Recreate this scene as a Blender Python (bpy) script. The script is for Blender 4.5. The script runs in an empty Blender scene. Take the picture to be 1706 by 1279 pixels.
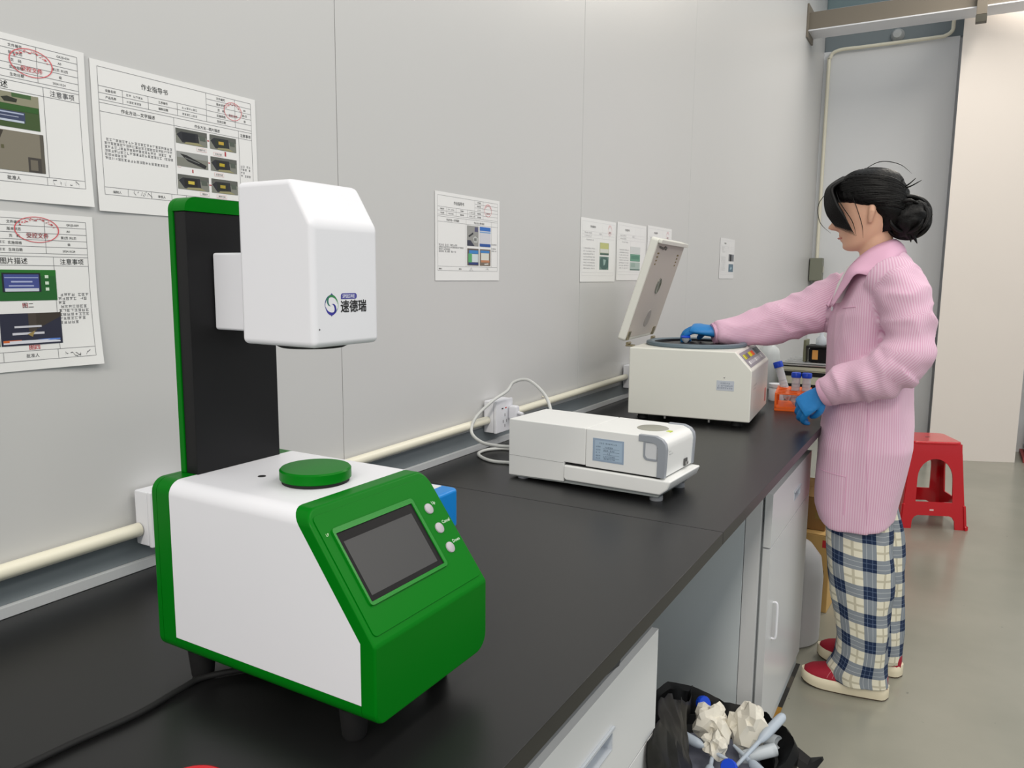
import bpy, bmesh, math, random
from mathutils import Vector, Matrix, noise
from mathutils.geometry import tessellate_polygon

S = bpy.context.scene
COL = S.collection
random.seed(7)

# ------------------------------------------------------------------ camera
def setup_camera():
    yaw, pitch, roll = math.radians(29.699), math.radians(7.929), math.radians(0.494)
    fw = Vector((-math.sin(yaw)*math.cos(pitch), math.cos(yaw)*math.cos(pitch), -math.sin(pitch)))
    r = Vector((math.cos(yaw), math.sin(yaw), 0)); u = r.cross(fw)
    r2 = r*math.cos(roll)+u*math.sin(roll); u2 = -r*math.sin(roll)+u*math.cos(roll)
    cam = bpy.data.cameras.new('camera'); cam.sensor_width = 36; cam.lens = 36*1287.9/1706
    cam.clip_start = 0.02
    o = bpy.data.objects.new('camera', cam); COL.objects.link(o)
    m = Matrix((r2, u2, -fw)).transposed().to_4x4(); m.translation = (1.0833, 0, 1.3093)
    o.matrix_world = m
    S.camera = o
setup_camera()

# ------------------------------------------------------------------ world, lamps, exposure
W_ = bpy.data.worlds.new('hall_light'); S.world = W_; W_.use_nodes = True
W_.node_tree.nodes['Background'].inputs[0].default_value = (0.91, 0.965, 1.0, 1)
W_.node_tree.nodes['Background'].inputs[1].default_value = 0.80
def area(name, loc, size, power, rot=(0, 0, 0), col=(1, 0.925, 0.82)):
    l = bpy.data.lights.new(name, 'AREA'); l.shape = 'RECTANGLE'; l.size, l.size_y = size
    l.energy = power; l.color = col
    o = bpy.data.objects.new(name, l); COL.objects.link(o); o.location = loc; o.rotation_euler = rot
    return o
# rows of ceiling LED fittings of the hall
area('ceiling_lamp', (1.55, 5.4, 3.75), (0.35, 2.4), 62)
area('ceiling_lamp', (1.5, 1.6, 3.75), (0.5, 2.6), 34)
area('ceiling_lamp', (3.6, 3.4, 3.9), (0.6, 3.0), 45)
area('ceiling_lamp', (3.2, -0.8, 3.9), (0.6, 2.6), 45)
area('ceiling_lamp', (1.6, -2.6, 3.6), (0.6, 2.6), 115)
area('ceiling_lamp', (1.6, -6.2, 3.6), (0.6, 2.6), 220)
S.view_settings.view_transform = 'Standard'; S.view_settings.look = 'None'
S.view_settings.gamma = 1.0; S.view_settings.use_curve_mapping = False
S.view_settings.exposure = -0.22

# ------------------------------------------------------------------ materials
def lin(c):
    c = c/255.0
    return c/12.92 if c <= 0.04045 else ((c+0.055)/1.055)**2.4
def rgb(r, g, b): return (lin(r), lin(g), lin(b), 1)
_mats = {}
def mat(name, col, rough=0.5, metal=0.0, spec=0.5, var=0.0, scale=40.0, bump=0.0, bscale=200.0, trans=0.0, alpha=1.0, coat=0.0, ior=1.45, sss=0.0):
    if name in _mats: return _mats[name]
    m = bpy.data.materials.new(name); m.use_nodes = True
    nt = m.node_tree; b = nt.nodes['Principled BSDF']
    c = rgb(*col)
    b.inputs['Base Color'].default_value = c
    b.inputs['Roughness'].default_value = rough; b.inputs['Metallic'].default_value = metal
    b.inputs['Specular IOR Level'].default_value = spec
    b.inputs['Transmission Weight'].default_value = trans
    b.inputs['Coat Weight'].default_value = coat; b.inputs['IOR'].default_value = ior
    if sss:
        b.inputs['Subsurface Weight'].default_value = sss
        b.inputs['Subsurface Radius'].default_value = (0.01, 0.004, 0.002)
    b.inputs['Alpha'].default_value = alpha
    tc = nt.nodes.new('ShaderNodeTexCoord')
    if var > 0:
        n = nt.nodes.new('ShaderNodeTexNoise'); n.inputs['Scale'].default_value = scale; n.inputs['Detail'].default_value = 4
        nt.links.new(tc.outputs['Object'], n.inputs['Vector'])
        mx = nt.nodes.new('ShaderNodeMix'); mx.data_type = 'RGBA'
        mx.inputs[6].default_value = tuple(max(0, x*(1-var)) for x in c[:3])+(1,)
        mx.inputs[7].default_value = tuple(min(1, x*(1+var)) for x in c[:3])+(1,)
        nt.links.new(n.outputs['Fac'], mx.inputs[0]); nt.links.new(mx.outputs[2], b.inputs['Base Color'])
    if bump > 0:
        n2 = nt.nodes.new('ShaderNodeTexNoise'); n2.inputs['Scale'].default_value = bscale; n2.inputs['Detail'].default_value = 3
        nt.links.new(tc.outputs['Object'], n2.inputs['Vector'])
        bp = nt.nodes.new('ShaderNodeBump'); bp.inputs['Strength'].default_value = bump; bp.inputs['Distance'].default_value = 0.002
        nt.links.new(n2.outputs['Fac'], bp.inputs['Height']); nt.links.new(bp.outputs[0], b.inputs['Normal'])
    _mats[name] = m
    return m
def ink(col): return mat('ink_%d_%d_%d' % col, col, 0.6)

# ------------------------------------------------------------------ object helpers
def tag(o, label=None, cat=None, group=None, kind=None):
    if label: o['label'] = label
    if cat: o['category'] = cat
    if group: o['group'] = group
    if kind: o['kind'] = kind
    return o
def thing(name, label, cat, loc=(0, 0, 0), rz=0.0, group=None):
    o = bpy.data.objects.new(name, None); COL.objects.link(o); o.location = loc; o.rotation_euler = (0, 0, rz)
    o.empty_display_size = 0.05
    return tag(o, label, cat, group)
def link_mesh(name, me, m, parent=None, smooth=None, mw=None):
    o = bpy.data.objects.new(name, me); COL.objects.link(o)
    if m is not None:
        me.materials.clear()
        for x in (m if isinstance(m, (list, tuple)) else [m]): me.materials.append(x)
    if parent is not None: o.parent = parent
    if mw is not None: o.matrix_local = mw
    if smooth is not None:
        if smooth >= 180:
            for p in me.polygons: p.use_smooth = True
        else:
            for p in me.polygons: p.use_smooth = True
            me.set_sharp_from_angle(angle=math.radians(smooth))
    return o
def from_bm(name, bm, m, parent=None, smooth=35, mw=None):
    bmesh.ops.recalc_face_normals(bm, faces=bm.faces)
    me = bpy.data.meshes.new(name); bm.to_mesh(me); bm.free()
    return link_mesh(name, me, m, parent, smooth, mw)
def pyd(name, v, f, m, parent=None, smooth=None, mw=None, mi=None):
    me = bpy.data.meshes.new(name); me.from_pydata([tuple(x) for x in v], [], f); me.update()
    o = link_mesh(name, me, m, parent, smooth, mw)
    if mi:
        for p, i in zip(me.polygons, mi): p.material_index = i
    return o
def bm_box(bm, x0, x1, y0, y1, z0, z1):
    vs = [bm.verts.new(c) for c in ((x0,y0,z0),(x1,y0,z0),(x1,y1,z0),(x0,y1,z0),(x0,y0,z1),(x1,y0,z1),(x1,y1,z1),(x0,y1,z1))]
    for f in ((0,3,2,1),(4,5,6,7),(0,1,5,4),(1,2,6,5),(2,3,7,6),(3,0,4,7)): bm.faces.new([vs[i] for i in f])
    return vs
def bm_bevel(bm, w, seg=2, ang=30):
    if w <= 0: return
    bm.normal_update()
    es = [e for e in bm.edges if len(e.link_faces) == 2 and e.calc_face_angle(0) > math.radians(ang)]
    bmesh.ops.bevel(bm, geom=es, offset=w, segments=seg, affect='EDGES', profile=0.5, clamp_overlap=True)
def box(name, m, parent, x0, x1, y0, y1, z0, z1, bev=0.0, seg=2, mw=None):
    bm = bmesh.new(); bm_box(bm, x0, x1, y0, y1, z0, z1)
    bmesh.ops.recalc_face_normals(bm, faces=bm.faces); bm_bevel(bm, bev, seg)
    return crisp(from_bm(name, bm, m, parent, 35, mw), bev)
def crisp(o, bev):
    if bev > 0:
        w = o.modifiers.new('weighted', 'WEIGHTED_NORMAL'); w.keep_sharp = True; w.weight = 90
    return o
def bm_prism(bm, pts, d0, d1, axis='y'):
    """2D outline extruded along an axis; pts are (a,b): y-> (x,z), x-> (y,z), z-> (x,y)"""
    def P(a, b, d): return {'y': (a, d, b), 'x': (d, a, b), 'z': (a, b, d)}[axis]
    A = [bm.verts.new(P(a, b, d0)) for a, b in pts]; B = [bm.verts.new(P(a, b, d1)) for a, b in pts]
    n = len(pts)
    bm.faces.new(A); bm.faces.new(B[::-1])
    for i in range(n): bm.faces.new((A[i], B[i], B[(i+1) % n], A[(i+1) % n]))
def prism(name, m, parent, pts, d0, d1, axis='y', bev=0.0, seg=2, smooth=35, mw=None):
    bm = bmesh.new(); bm_prism(bm, pts, d0, d1, axis)
    bmesh.ops.recalc_face_normals(bm, faces=bm.faces); bm_bevel(bm, bev, seg)
    return crisp(from_bm(name, bm, m, parent, smooth, mw), bev)
def rrect(a0, a1, b0, b1, r, n=6):
    """rounded rectangle outline; r single or (bl, br, tr, tl)"""
    if not isinstance(r, (tuple, list)): r = (r,)*4
    out = []
    for (ca, cb, rr, s) in ((a0+r[0], b0+r[0], r[0], 180), (a1-r[1], b0+r[1], r[1], 270), (a1-r[2], b1-r[2], r[2], 0), (a0+r[3], b1-r[3], r[3], 90)):
        if rr <= 1e-6: out.append((ca, cb)); continue
        for i in range(n+1):
            t = math.radians(s+90*i/n); out.append((ca+rr*math.cos(t), cb+rr*math.sin(t)))
    return out
def bm_lathe(bm, prof, c=(0, 0, 0), n=32, axis='z'):
    def P(r, h, t):
        a, b = r*math.cos(t), r*math.sin(t)
        return {'z': (c[0]+a, c[1]+b, c[2]+h), 'x': (c[0]+h, c[1]+a, c[2]+b), 'y': (c[0]+b, c[1]+h, c[2]+a)}[axis]
    rings = []
    for r, h in prof:
        if r < 1e-6: rings.append([bm.verts.new(P(0, h, 0))])
        else: rings.append([bm.verts.new(P(r, h, 2*math.pi*i/n)) for i in range(n)])
    for A, B in zip(rings, rings[1:]):
        for i in range(n):
            j = (i+1) % n
            if len(A) == 1 and len(B) == 1: continue
            if len(A) == 1: bm.faces.new((A[0], B[i], B[j]))
            elif len(B) == 1: bm.faces.new((A[i], B[0], A[j]))
            else: bm.faces.new((A[i], B[i], B[j], A[j]))
def lathe(name, m, parent, prof, c=(0, 0, 0), n=32, axis='z', smooth=40, mw=None):
    bm = bmesh.new(); bm_lathe(bm, prof, c, n, axis)
    return from_bm(name, bm, m, parent, smooth, mw)
def cat(pts, k=6, closed=False):
    """Catmull-Rom through tuples of any length"""
    n = len(pts); out = []
    rng = range(n) if closed else range(n-1)
    for i in rng:
        g = (lambda j: pts[j % n]) if closed else (lambda j: pts[min(max(j, 0), n-1)])
        p0, p1, p2, p3 = g(i-1), g(i), g(i+1), g(i+2)
        for s in range(k):
            t = s/k
            out.append(tuple(0.5*(2*b+(-a+c)*t+(2*a-5*b+4*c-d)*t*t+(-a+3*b-3*c+d)*t**3) for a, b, c, d in zip(p0, p1, p2, p3)))
    if not closed: out.append(tuple(pts[-1]))
    return out
def bm_tube(bm, pts, rad, n=10, caps=True):
    """pts: (x,y,z) or (x,y,z,r)"""
    P = [Vector(p[:3]) for p in pts]; R = [p[3] if len(p) > 3 else rad for p in pts]
    T = [(P[min(i+1, len(P)-1)]-P[max(i-1, 0)]).normalized() for i in range(len(P))]
    up = Vector((0, 0, 1)) if abs(T[0].z) < 0.9 else Vector((1, 0, 0))
    N = (up-T[0]*up.dot(T[0])).normalized(); rings = []
    for p, t, r in zip(P, T, R):
        N = (N-t*N.dot(t)).normalized(); B = t.cross(N)
        rings.append([bm.verts.new(p+(N*math.cos(2*math.pi*i/n)+B*math.sin(2*math.pi*i/n))*r) for i in range(n)])
    for A, B in zip(rings, rings[1:]):
        for i in range(n): bm.faces.new((A[i], A[(i+1) % n], B[(i+1) % n], B[i]))
    if caps: bm.faces.new(rings[0][::-1]); bm.faces.new(rings[-1])
def tube(name, m, parent, pts, rad=0.005, n=10, k=6, smooth=50, mw=None):
    bm = bmesh.new(); bm_tube(bm, cat(pts, k) if k > 1 else pts, rad, n)
    return from_bm(name, bm, m, parent, smooth, mw)
def bm_loft(bm, rings, caps=True):
    R = [[bm.verts.new(p) for p in r] for r in rings]; n = len(R[0])
    for A, B in zip(R, R[1:]):
        for i in range(n): bm.faces.new((A[i], A[(i+1) % n], B[(i+1) % n], B[i]))
    if caps: bm.faces.new(R[0][::-1]); bm.faces.new(R[-1])
def holes(name, m, parent, outer, inner, d0, d1, axis='y', smooth=35, mw=None):
    """outline with holes, extruded"""
    def P(a, b, d): return {'y': (a, d, b), 'x': (d, a, b), 'z': (a, b, d)}[axis]
    loops = [outer]+list(inner)
    tris = tessellate_polygon([[Vector((a, b, 0)) for a, b in l] for l in loops])
    flat = [p for l in loops for p in l]; bm = bmesh.new()
    A = [bm.verts.new(P(a, b, d0)) for a, b in flat]; B = [bm.verts.new(P(a, b, d1)) for a, b in flat]
    for t in tris:
        try:
            bm.faces.new([A[i] for i in t]); bm.faces.new([B[i] for i in reversed(t)])
        except ValueError: pass
    k = 0
    for l in loops:
        n = len(l)
        for i in range(n):
            try: bm.faces.new((A[k+i], B[k+i], B[k+(i+1) % n], A[k+(i+1) % n]))
            except ValueError: pass
        k += n
    return from_bm(name, bm, m, parent, smooth, mw)
def remesh(name, bm, voxel, m, parent, smooth_it=6, sm=0.5):
    bmesh.ops.recalc_face_normals(bm, faces=bm.faces)
    me = bpy.data.meshes.new(name+'_raw'); bm.to_mesh(me); bm.free()
    t = bpy.data.objects.new('tmp', me); COL.objects.link(t)
    r = t.modifiers.new('r', 'REMESH'); r.mode = 'VOXEL'; r.voxel_size = voxel
    if smooth_it:
        s = t.modifiers.new('s', 'SMOOTH'); s.factor = sm; s.iterations = smooth_it
    dg = bpy.context.evaluated_depsgraph_get(); out = bpy.data.meshes.new_from_object(t.evaluated_get(dg))
    bpy.data.objects.remove(t); bpy.data.meshes.remove(me)
    out.name = name
    return link_mesh(name, out, m, parent, 180)
_tc = {}
def glyphs(body):
    """triangles of a line of lettering at size 1"""
    if body in _tc: return _tc[body]
    c = bpy.data.curves.new('t', 'FONT'); c.body = body; c.size = 1; c.resolution_u = 2
    o = bpy.data.objects.new('t', c); COL.objects.link(o)
    dg = bpy.context.evaluated_depsgraph_get(); me = bpy.data.meshes.new_from_object(o.evaluated_get(dg))
    v = [(x.co.x, x.co.y) for x in me.vertices]; f = [tuple(p.vertices) for p in me.polygons]
    bpy.data.objects.remove(o); bpy.data.curves.remove(c); bpy.data.meshes.remove(me)
    _tc[body] = (v, f)
    return v, f
def letter(name, m, parent, body, size, mw, align='l', bold=0.0):
    """lettering in the XY plane of mw"""
    v, f = glyphs(body)
    w = (max(x for x, y in v) if v else 0)
    dx = {'l': 0, 'c': -w/2, 'r': -w}[align]
    V, F = [], []
    offs = [(0, 0)] if bold <= 0 else [(-bold, 0), (bold, 0), (0, bold), (0, -bold)]
    for k, (a, b) in enumerate(offs):
        n0 = len(V)
        V += [((x+dx+a)*size, (y+b)*size, k*0.00002) for x, y in v]; F += [tuple(i+n0 for i in q) for q in f]
    return pyd(name, V, F, m, parent, None, mw)
def frame(o, x, y, z):
    m = Matrix((Vector(x).normalized(), Vector(y).normalized(), Vector(z).normalized())).transposed().to_4x4()
    m.translation = Vector(o); return m

HB = 0.85      # height of the worktop

# ------------------------------------------------------------------ shared materials
M_wall = mat('wall_paint', (200, 200, 200), 0.33, spec=0.45, var=0.015, scale=1.5)
M_wallfar = mat('far_wall_paint', (222, 224, 227), 0.5, var=0.02, scale=1.2)
M_white = mat('white_plastic', (224, 225, 231), 0.38, var=0.01, scale=8)
M_cream = mat('cream_plastic', (225, 225, 214), 0.42, var=0.012, scale=8)
M_green = mat('green_enamel', (0, 108, 16), 0.32, spec=0.12, var=0.02, scale=12)
M_black = mat('black_plastic', (20, 20, 22), 0.45, spec=0.3)
M_rubber = mat('black_rubber', (16, 16, 17), 0.7)
M_grey = mat('grey_plastic', (128, 131, 136), 0.4)
M_chrome = mat('dull_steel', (190, 190, 188), 0.28, metal=0.9)
M_pvc = mat('pvc_conduit', (228, 224, 206), 0.35)
M_cab = mat('cabinet_steel', (214, 216, 218), 0.3, spec=0.5, var=0.012, scale=3)
M_cabside = mat('cabinet_side_steel', (206, 214, 218), 0.35)
M_blue = mat('blue_cap', (22, 72, 205), 0.4)
M_clear = mat('clear_plastic', (225, 232, 238), 0.15, alpha=0.45)
M_paper = mat('paper', (232, 232, 232), 0.55)
M_orange = mat('orange_plastic', (242, 104, 22), 0.4)
M_red = mat('red_plastic', (190, 10, 26), 0.18, coat=0.3)
M_dark_ink = ink((62, 62, 66))

# ================================================================== THE SETTING
def floor_material():
    m = mat('epoxy_floor', (150, 151, 140), 0.22, spec=0.5)
    nt = m.node_tree; b = nt.nodes['Principled BSDF']; tc = nt.nodes.new('ShaderNodeTexCoord')
    n = nt.nodes.new('ShaderNodeTexNoise'); n.inputs['Scale'].default_value = 1.6; n.inputs['Detail'].default_value = 6
    s = nt.nodes.new('ShaderNodeTexNoise'); s.inputs['Scale'].default_value = 38; s.inputs['Detail'].default_value = 3
    nt.links.new(tc.outputs['Object'], n.inputs['Vector']); nt.links.new(tc.outputs['Object'], s.inputs['Vector'])
    r = nt.nodes.new('ShaderNodeValToRGB'); r.color_ramp.elements[0].position = 0.3; r.color_ramp.elements[1].position = 0.7
    r.color_ramp.elements[0].color = rgb(131, 131, 119); r.color_ramp.elements[1].color = rgb(149, 147, 135)
    sc = nt.nodes.new('ShaderNodeValToRGB'); sc.color_ramp.elements[0].position = 0.74; sc.color_ramp.elements[1].position = 0.80
    sc.color_ramp.elements[0].color = (0, 0, 0, 1); sc.color_ramp.elements[1].color = (1, 1, 1, 1)
    mx = nt.nodes.new('ShaderNodeMix'); mx.data_type = 'RGBA'; mx.inputs[7].default_value = rgb(96, 98, 90)
    nt.links.new(n.outputs['Fac'], r.inputs[0]); nt.links.new(s.outputs['Fac'], sc.inputs[0])
    nt.links.new(sc.outputs[0], mx.inputs[0]); nt.links.new(r.outputs[0], mx.inputs[6]); nt.links.new(mx.outputs[2], b.inputs['Base Color'])
    return m
tag(box('floor', floor_material(), None, -0.4, 7, -2.5, 11, -0.1, 0.0), kind='structure')

wl = tag(box('wall_left', M_wall, None, -0.12, -0.056, -2.5, 7.0, 0, 4.2), kind='structure')
seams = [-2.5, -1.12, 0.04, 1.196, 2.345, 3.51, 6.99]
for a, b in zip(seams, seams[1:]):
    box('wall_panel', M_wall, wl, -0.055, 0.0, a+0.0007, b-0.0007, 0.0, 4.2, 0.0012, 2)
M_base = mat('blue_grey_skirting', (118, 126, 131), 0.4)
M_strip = mat('pale_aluminium_strip', (188, 191, 194), 0.35)
tag(box('baseboard_left', M_base, None, 0.0, 0.005, -2.5, 4.4, 0.866, 0.905, 0.0008), kind='structure')
tag(box('trim_1', M_strip, None, 0.0, 0.012, -2.5, 4.4, 0.850, 0.866, 0.0012), kind='structure')

wf = tag(box('wall_far', M_wallfar, None, -0.12, 7.0, 7.02, 7.1, 0, 4.2), kind='structure')
M_recess = mat('shaded_recess_grey', (122, 132, 137), 0.5)  # upper wall recess: its shade is put into this dark blue-grey
M_lint = mat('pale_lintel_paint', (196, 199, 204), 0.5)
box('wall_panel', M_wallfar, wf, 0.0, 0.96, 6.975, 7.02, 0.0, 3.13, 0.002)
box('shaded_recess', M_recess, wf, 0.0, 1.4, 7.0, 7.02, 3.131, 3.30, 0.001)
box('lintel', M_lint, wf, 0.0, 1.4, 6.975, 7.02, 3.30, 3.46, 0.002)
box('upper_panel', mat('teal_grey_paint', (126, 145, 148), 0.5), wf, 0.0, 7.0, 7.0, 7.02, 3.461, 4.2, 0.001)

pil = tag(prism('wall_pillar', mat('warm_white_plaster', (226, 218, 211), 0.6, var=0.02, scale=2.5, bump=0.1, bscale=25), None,
                [(0.987, 6.36), (1.54, 6.585), (1.44, 6.9), (0.987, 6.9)], 0.0, 4.2, 'z'), kind='structure')
M_beam = mat('brown_grey_beam_paint', (122, 114, 102), 0.5, var=0.04, scale=3)
bmb = tag(box('trim_2', M_beam, None, 0.005, 4.5, 6.15, 6.34, 3.083, 3.205, 0.004), kind='structure')
box('end_plate', M_beam, bmb, 0.0005, 0.012, 6.12, 6.36, 3.03, 3.26, 0.002)
box('beam_flange', mat('bounce_lit_soffit', (226, 227, 232), 0.5), bmb, 0.012, 4.5, 6.14, 6.36, 3.075, 3.083)  # beam underside painted pale: floor bounce light put into the colour
t = thing('beam_bracket', 'brown steel hanger bracket on the ceiling beam in front of the white pillar', 'bracket', (1.085, 6.12, 3.0))
box('hanger', M_beam, t, -0.03, 0.03, -0.02, 0.027, 0.02, 0.26, 0.002)
box('foot_clamp', mat('dark_bracket_paint', (66, 64, 54), 0.5), t, -0.032, 0.032, -0.024, 0.027, -0.03, 0.018, 0.003)

# conduit in the far corner and its switch box
tube('corner_conduit', M_pvc, None, [(0.045, 6.945, 0.9), (0.045, 6.945, 1.35), (0.045, 6.945, 2.9), (0.05, 6.945, 3.07), (0.11, 6.945, 3.125), (0.3, 6.945, 3.128), (0.78, 6.945, 3.13), (0.86, 6.945, 3.135), (0.905, 6.94, 3.165), (0.91, 6.93, 3.22), (0.92, 6.9, 3.28), (0.96, 6.86, 3.31)], 0.014, 10, 6)
tag(bpy.data.objects['corner_conduit'], 'cream plastic conduit climbing the far wall corner and bending over the top', 'conduit')
t = thing('junction_box', 'grey metal switch box on the conduit in the far corner', 'switch box', (0.05, 6.93, 1.29))
M_jb = mat('grey_green_enamel', (124, 126, 112), 0.45)
box('case', M_jb, t, -0.045, 0.055, -0.09, 0.0, 0, 0.19, 0.004)
box('cover', M_jb, t, -0.04, 0.05, -0.097, -0.0905, 0.006, 0.184, 0.003)
box('switch', mat('pale_switch', (190, 190, 180), 0.4), t, 0.0555, 0.064, -0.06, -0.03, 0.07, 0.12, 0.002)
t = thing('conduit_clip', 'small grey junction blob on the high conduit above the far panel', 'clip', (0.53, 6.974, 3.185))
lathe('base', mat('pale_clip', (178, 182, 184), 0.5), t, [(0, 0.025), (0.05, 0.025), (0.045, -0.0), (0.03, -0.03), (0, -0.035)], (0, 0, 0.012), 16, 'y')

# things glimpsed past the pillar
t = thing('storage_rack', 'dark storage rack with a blue box glimpsed at the right edge past the pillar', 'rack', (1.61, 6.60, 0))
box('base_plate', mat('rack_red', (150, 60, 58), 0.5), t, -0.02, 0.8, 0, 0.4, 0.0, 0.03, 0.003)
for x in (0.0, 0.74): box('post', M_grey, t, x, x+0.04, 0.02, 0.06, 0.03, 1.3, 0.003)
for z in (0.05, 0.48, 0.98): box('shelf', M_grey, t, 0.0, 0.78, 0.02, 0.38, z, z+0.025, 0.002)
t = thing('blue_crate', 'small blue crate on the bottom shelf beside the pillar', 'crate', (1.665, 6.62, 0.0755))
box('crate_body', mat('navy_crate', (30, 52, 92), 0.5), t, 0, 0.36, 0.03, 0.3, 0, 0.13, 0.006); box('crate_rim', mat('navy_crate', (30, 52, 92), 0.5), t, -0.008, 0.368, 0.022, 0.308, 0.131, 0.15, 0.004)
t = thing('black_bag', 'black bag on the middle rack shelf past the white pillar', 'bag', (1.665, 6.62, 0.5055))
lathe('bag_body', M_rubber, t, [(0, 0), (0.14, 0), (0.16, 0.12), (0.14, 0.3), (0.07, 0.36), (0, 0.38)], (0.17, 0.18, 0), 18)
tube('strap', mat('pale_strap', (205, 200, 198), 0.6), t, [(0.02, -0.01, 0.03), (0.09, -0.03, 0.0), (0.17, -0.03, 0.05), (0.2, -0.01, 0.15)], 0.012, 8)

# ================================================================== BENCH
def bench_material():
    m = mat('black_resin_worktop', (20, 20, 21), 0.36, spec=0.6, var=0.08, scale=7)
    return m
M_top = bench_material()
t = thing('worktop', 'near black resin worktop slab carrying the green and white analyser', 'worktop', (0, 0, 0))
box('slab', M_top, t, 0.0125, 0.746, -1.6, 1.3742, 0.825, HB, 0.0015, 2)
t2 = thing('worktop', 'far black resin worktop slab carrying the centrifuge and the orange tube rack', 'worktop', (0, 0, 0))
box('slab', M_top, t2, 0.0125, 0.746, 1.3750, 4.3, 0.825, HB, 0.0015, 2)

def recess_pull(parent, y0, y1, z0, z1, xf, deep=0.014):
    """cup handle let into a front that faces +x"""
    e = 0.0006; y0, y1, z0, z1 = y0+e, y1-e, z0+e, z1-e; bm = bmesh.new()
    bm_box(bm, xf-deep-0.0015, xf-deep, y0, y1, z0, z1)
    for a in ((y0, y0+0.0016, z0, z1), (y1-0.0016, y1, z0, z1), (y0+0.0016, y1-0.0016, z0, z0+0.0016), (y0+0.0016, y1-0.0016, z1-0.0016, z1)):
        bm_box(bm, xf-deep, xf+0.0012, *a)
    bm_box(bm, xf+0.0002, xf+0.0038, y0-0.003, y1+0.003, z1, z1+0.004)
    return from_bm('handle', bm, mat('pull_steel', (188, 194, 202), 0.3), parent)
def front(parent, name, y0, y1, z0, z1, hole, x0=0.688, x1=0.706):
    out = [(y0, z0), (y1, z0), (y1, z1), (y0, z1)]
    o = holes(name, M_cab, parent, out, [[(hole[0], hole[2]), (hole[0], hole[3]), (hole[1], hole[3]), (hole[1], hole[2])]] if hole else [], x0, x1, 'x')
    return o
# near cabinet
c1 = thing('drawer_cabinet', 'light grey steel drawer cabinet under the near end of the bench', 'cabinet', (0, 0, 0))
box('body', M_cabside, c1, 0.06, 0.687, 0.10, 1.146, 0.07, 0.748, 0.002)
box('top_rail', mat('shaded_rail_steel', (112, 114, 116), 0.45), c1, 0.06, 0.696, 0.05, 1.142, 0.7485, 0.8245, 0.001)  # rail grey darkened to carry the shadow under the worktop overhang
d = front(c1, 'drawer', 0.626, 1.146, 0.575, 0.748, (0.79, 0.957, 0.643, 0.676)); recess_pull(d, 0.79, 0.957, 0.643, 0.676, 0.706)
d = front(c1, 'drawer', 0.10, 0.622, 0.575, 0.748, (0.27, 0.437, 0.643, 0.676)); recess_pull(d, 0.27, 0.437, 0.643, 0.676, 0.706)
for y0, y1 in ((0.626, 1.146), (0.10, 0.622)):
    d = front(c1, 'door', y0, y1, 0.075, 0.571, None)
    box('handle', M_white, d, 0.707, 0.722, y0+0.03, y0+0.042, 0.30, 0.42, 0.003)
box('kick_plate', M_rubber, c1, 0.10, 0.66, 0.10, 1.14, 0.0, 0.069)
# far cabinet
c2 = thing('storage_cabinet', 'light grey steel cabinet with one drawer and tall door beside the woman', 'cabinet', (0, 0, 0))
box('side_panel', M_cabside, c2, 0.02, 0.638, 2.045, 2.065, 0.03, 0.8245, 0.001)
box('corner_post', M_cab, c2, 0.6395, 0.680, 2.045, 2.075, 0.03, 0.8245, 0.001)
box('body', M_cabside, c2, 0.06, 0.684, 2.0755, 2.660, 0.07, 0.748, 0.002)
box('top_rail', mat('shaded_rail_steel', (112, 114, 116), 0.45), c2, 0.06, 0.69, 2.08, 2.655, 0.7485, 0.8245, 0.001)  # same rail colour, with the overhang's shadow painted in
d = front(c2, 'drawer', 2.05, 2.667, 0.602, 0.748, (2.375, 2.475, 0.648, 0.676), 0.687, 0.706); recess_pull(d, 2.375, 2.475, 0.648, 0.676, 0.706, 0.012)
d = front(c2, 'door', 2.05, 2.667, 0.045, 0.598, None, 0.687, 0.706)
tube('handle', M_white, d, [(0.706, 2.135, 0.315), (0.717, 2.135, 0.319), (0.718, 2.135, 0.36), (0.717, 2.135, 0.416), (0.706, 2.135, 0.42)], 0.0032, 8)
box('kick_plate', M_cabside, c2, 0.10, 0.6995, 2.06, 2.66, 0.0, 0.044)
ht = thing('hazard_tape', 'worn black and yellow hazard tape along the foot of the far cabinet', 'tape', (0, 0, 0))
M_hy = mat('tape_yellow', (150, 108, 28), 0.55, var=0.15, scale=60); M_hb = mat('tape_black', (26, 24, 22), 0.5)
ys = [2.06, 2.20, 2.27, 2.345, 2.41, 2.48, 2.56, 2.66]
for i, (a, b) in enumerate(zip(ys, ys[1:])):
    box('tape_segment', (M_hb, M_hb, M_hy, M_hb, M_hb, mat('tape_worn', (70, 64, 56), 0.6), M_hb)[i], ht, 0.7, 0.713, a, b, 0.0, 0.0014)
# loose piece of black edging under the bench lip
tp = thing('edge_tape', 'torn strip of black tape hanging below the bench front edge', 'tape', (0, 0, 0))
pyd('tape_strip', [(0.7055, 0.80, 0.822), (0.715, 0.80, 0.802), (0.7055, 0.86, 0.822), (0.722, 0.86, 0.797), (0.7055, 0.92, 0.822), (0.724, 0.925, 0.789), (0.7055, 0.955, 0.822), (0.716, 0.962, 0.803),
     (0.7075, 0.80, 0.8235), (0.717, 0.80, 0.8035), (0.7075, 0.86, 0.8235), (0.724, 0.86, 0.7985), (0.7075, 0.92, 0.8235), (0.726, 0.925, 0.7905), (0.7075, 0.955, 0.8235), (0.718, 0.962, 0.8045)],
    [(0, 1, 3, 2), (2, 3, 5, 4), (4, 5, 7, 6), (8, 10, 11, 9), (10, 12, 13, 11), (12, 14, 15, 13), (1, 9, 11, 3), (3, 11, 13, 5), (5, 13, 15, 7), (0, 8, 9, 1), (6, 7, 15, 14), (0, 2, 10, 8), (2, 4, 12, 10), (4, 6, 14, 12)], mat('black_tape', (24, 23, 22), 0.3), tp, 30)

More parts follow.
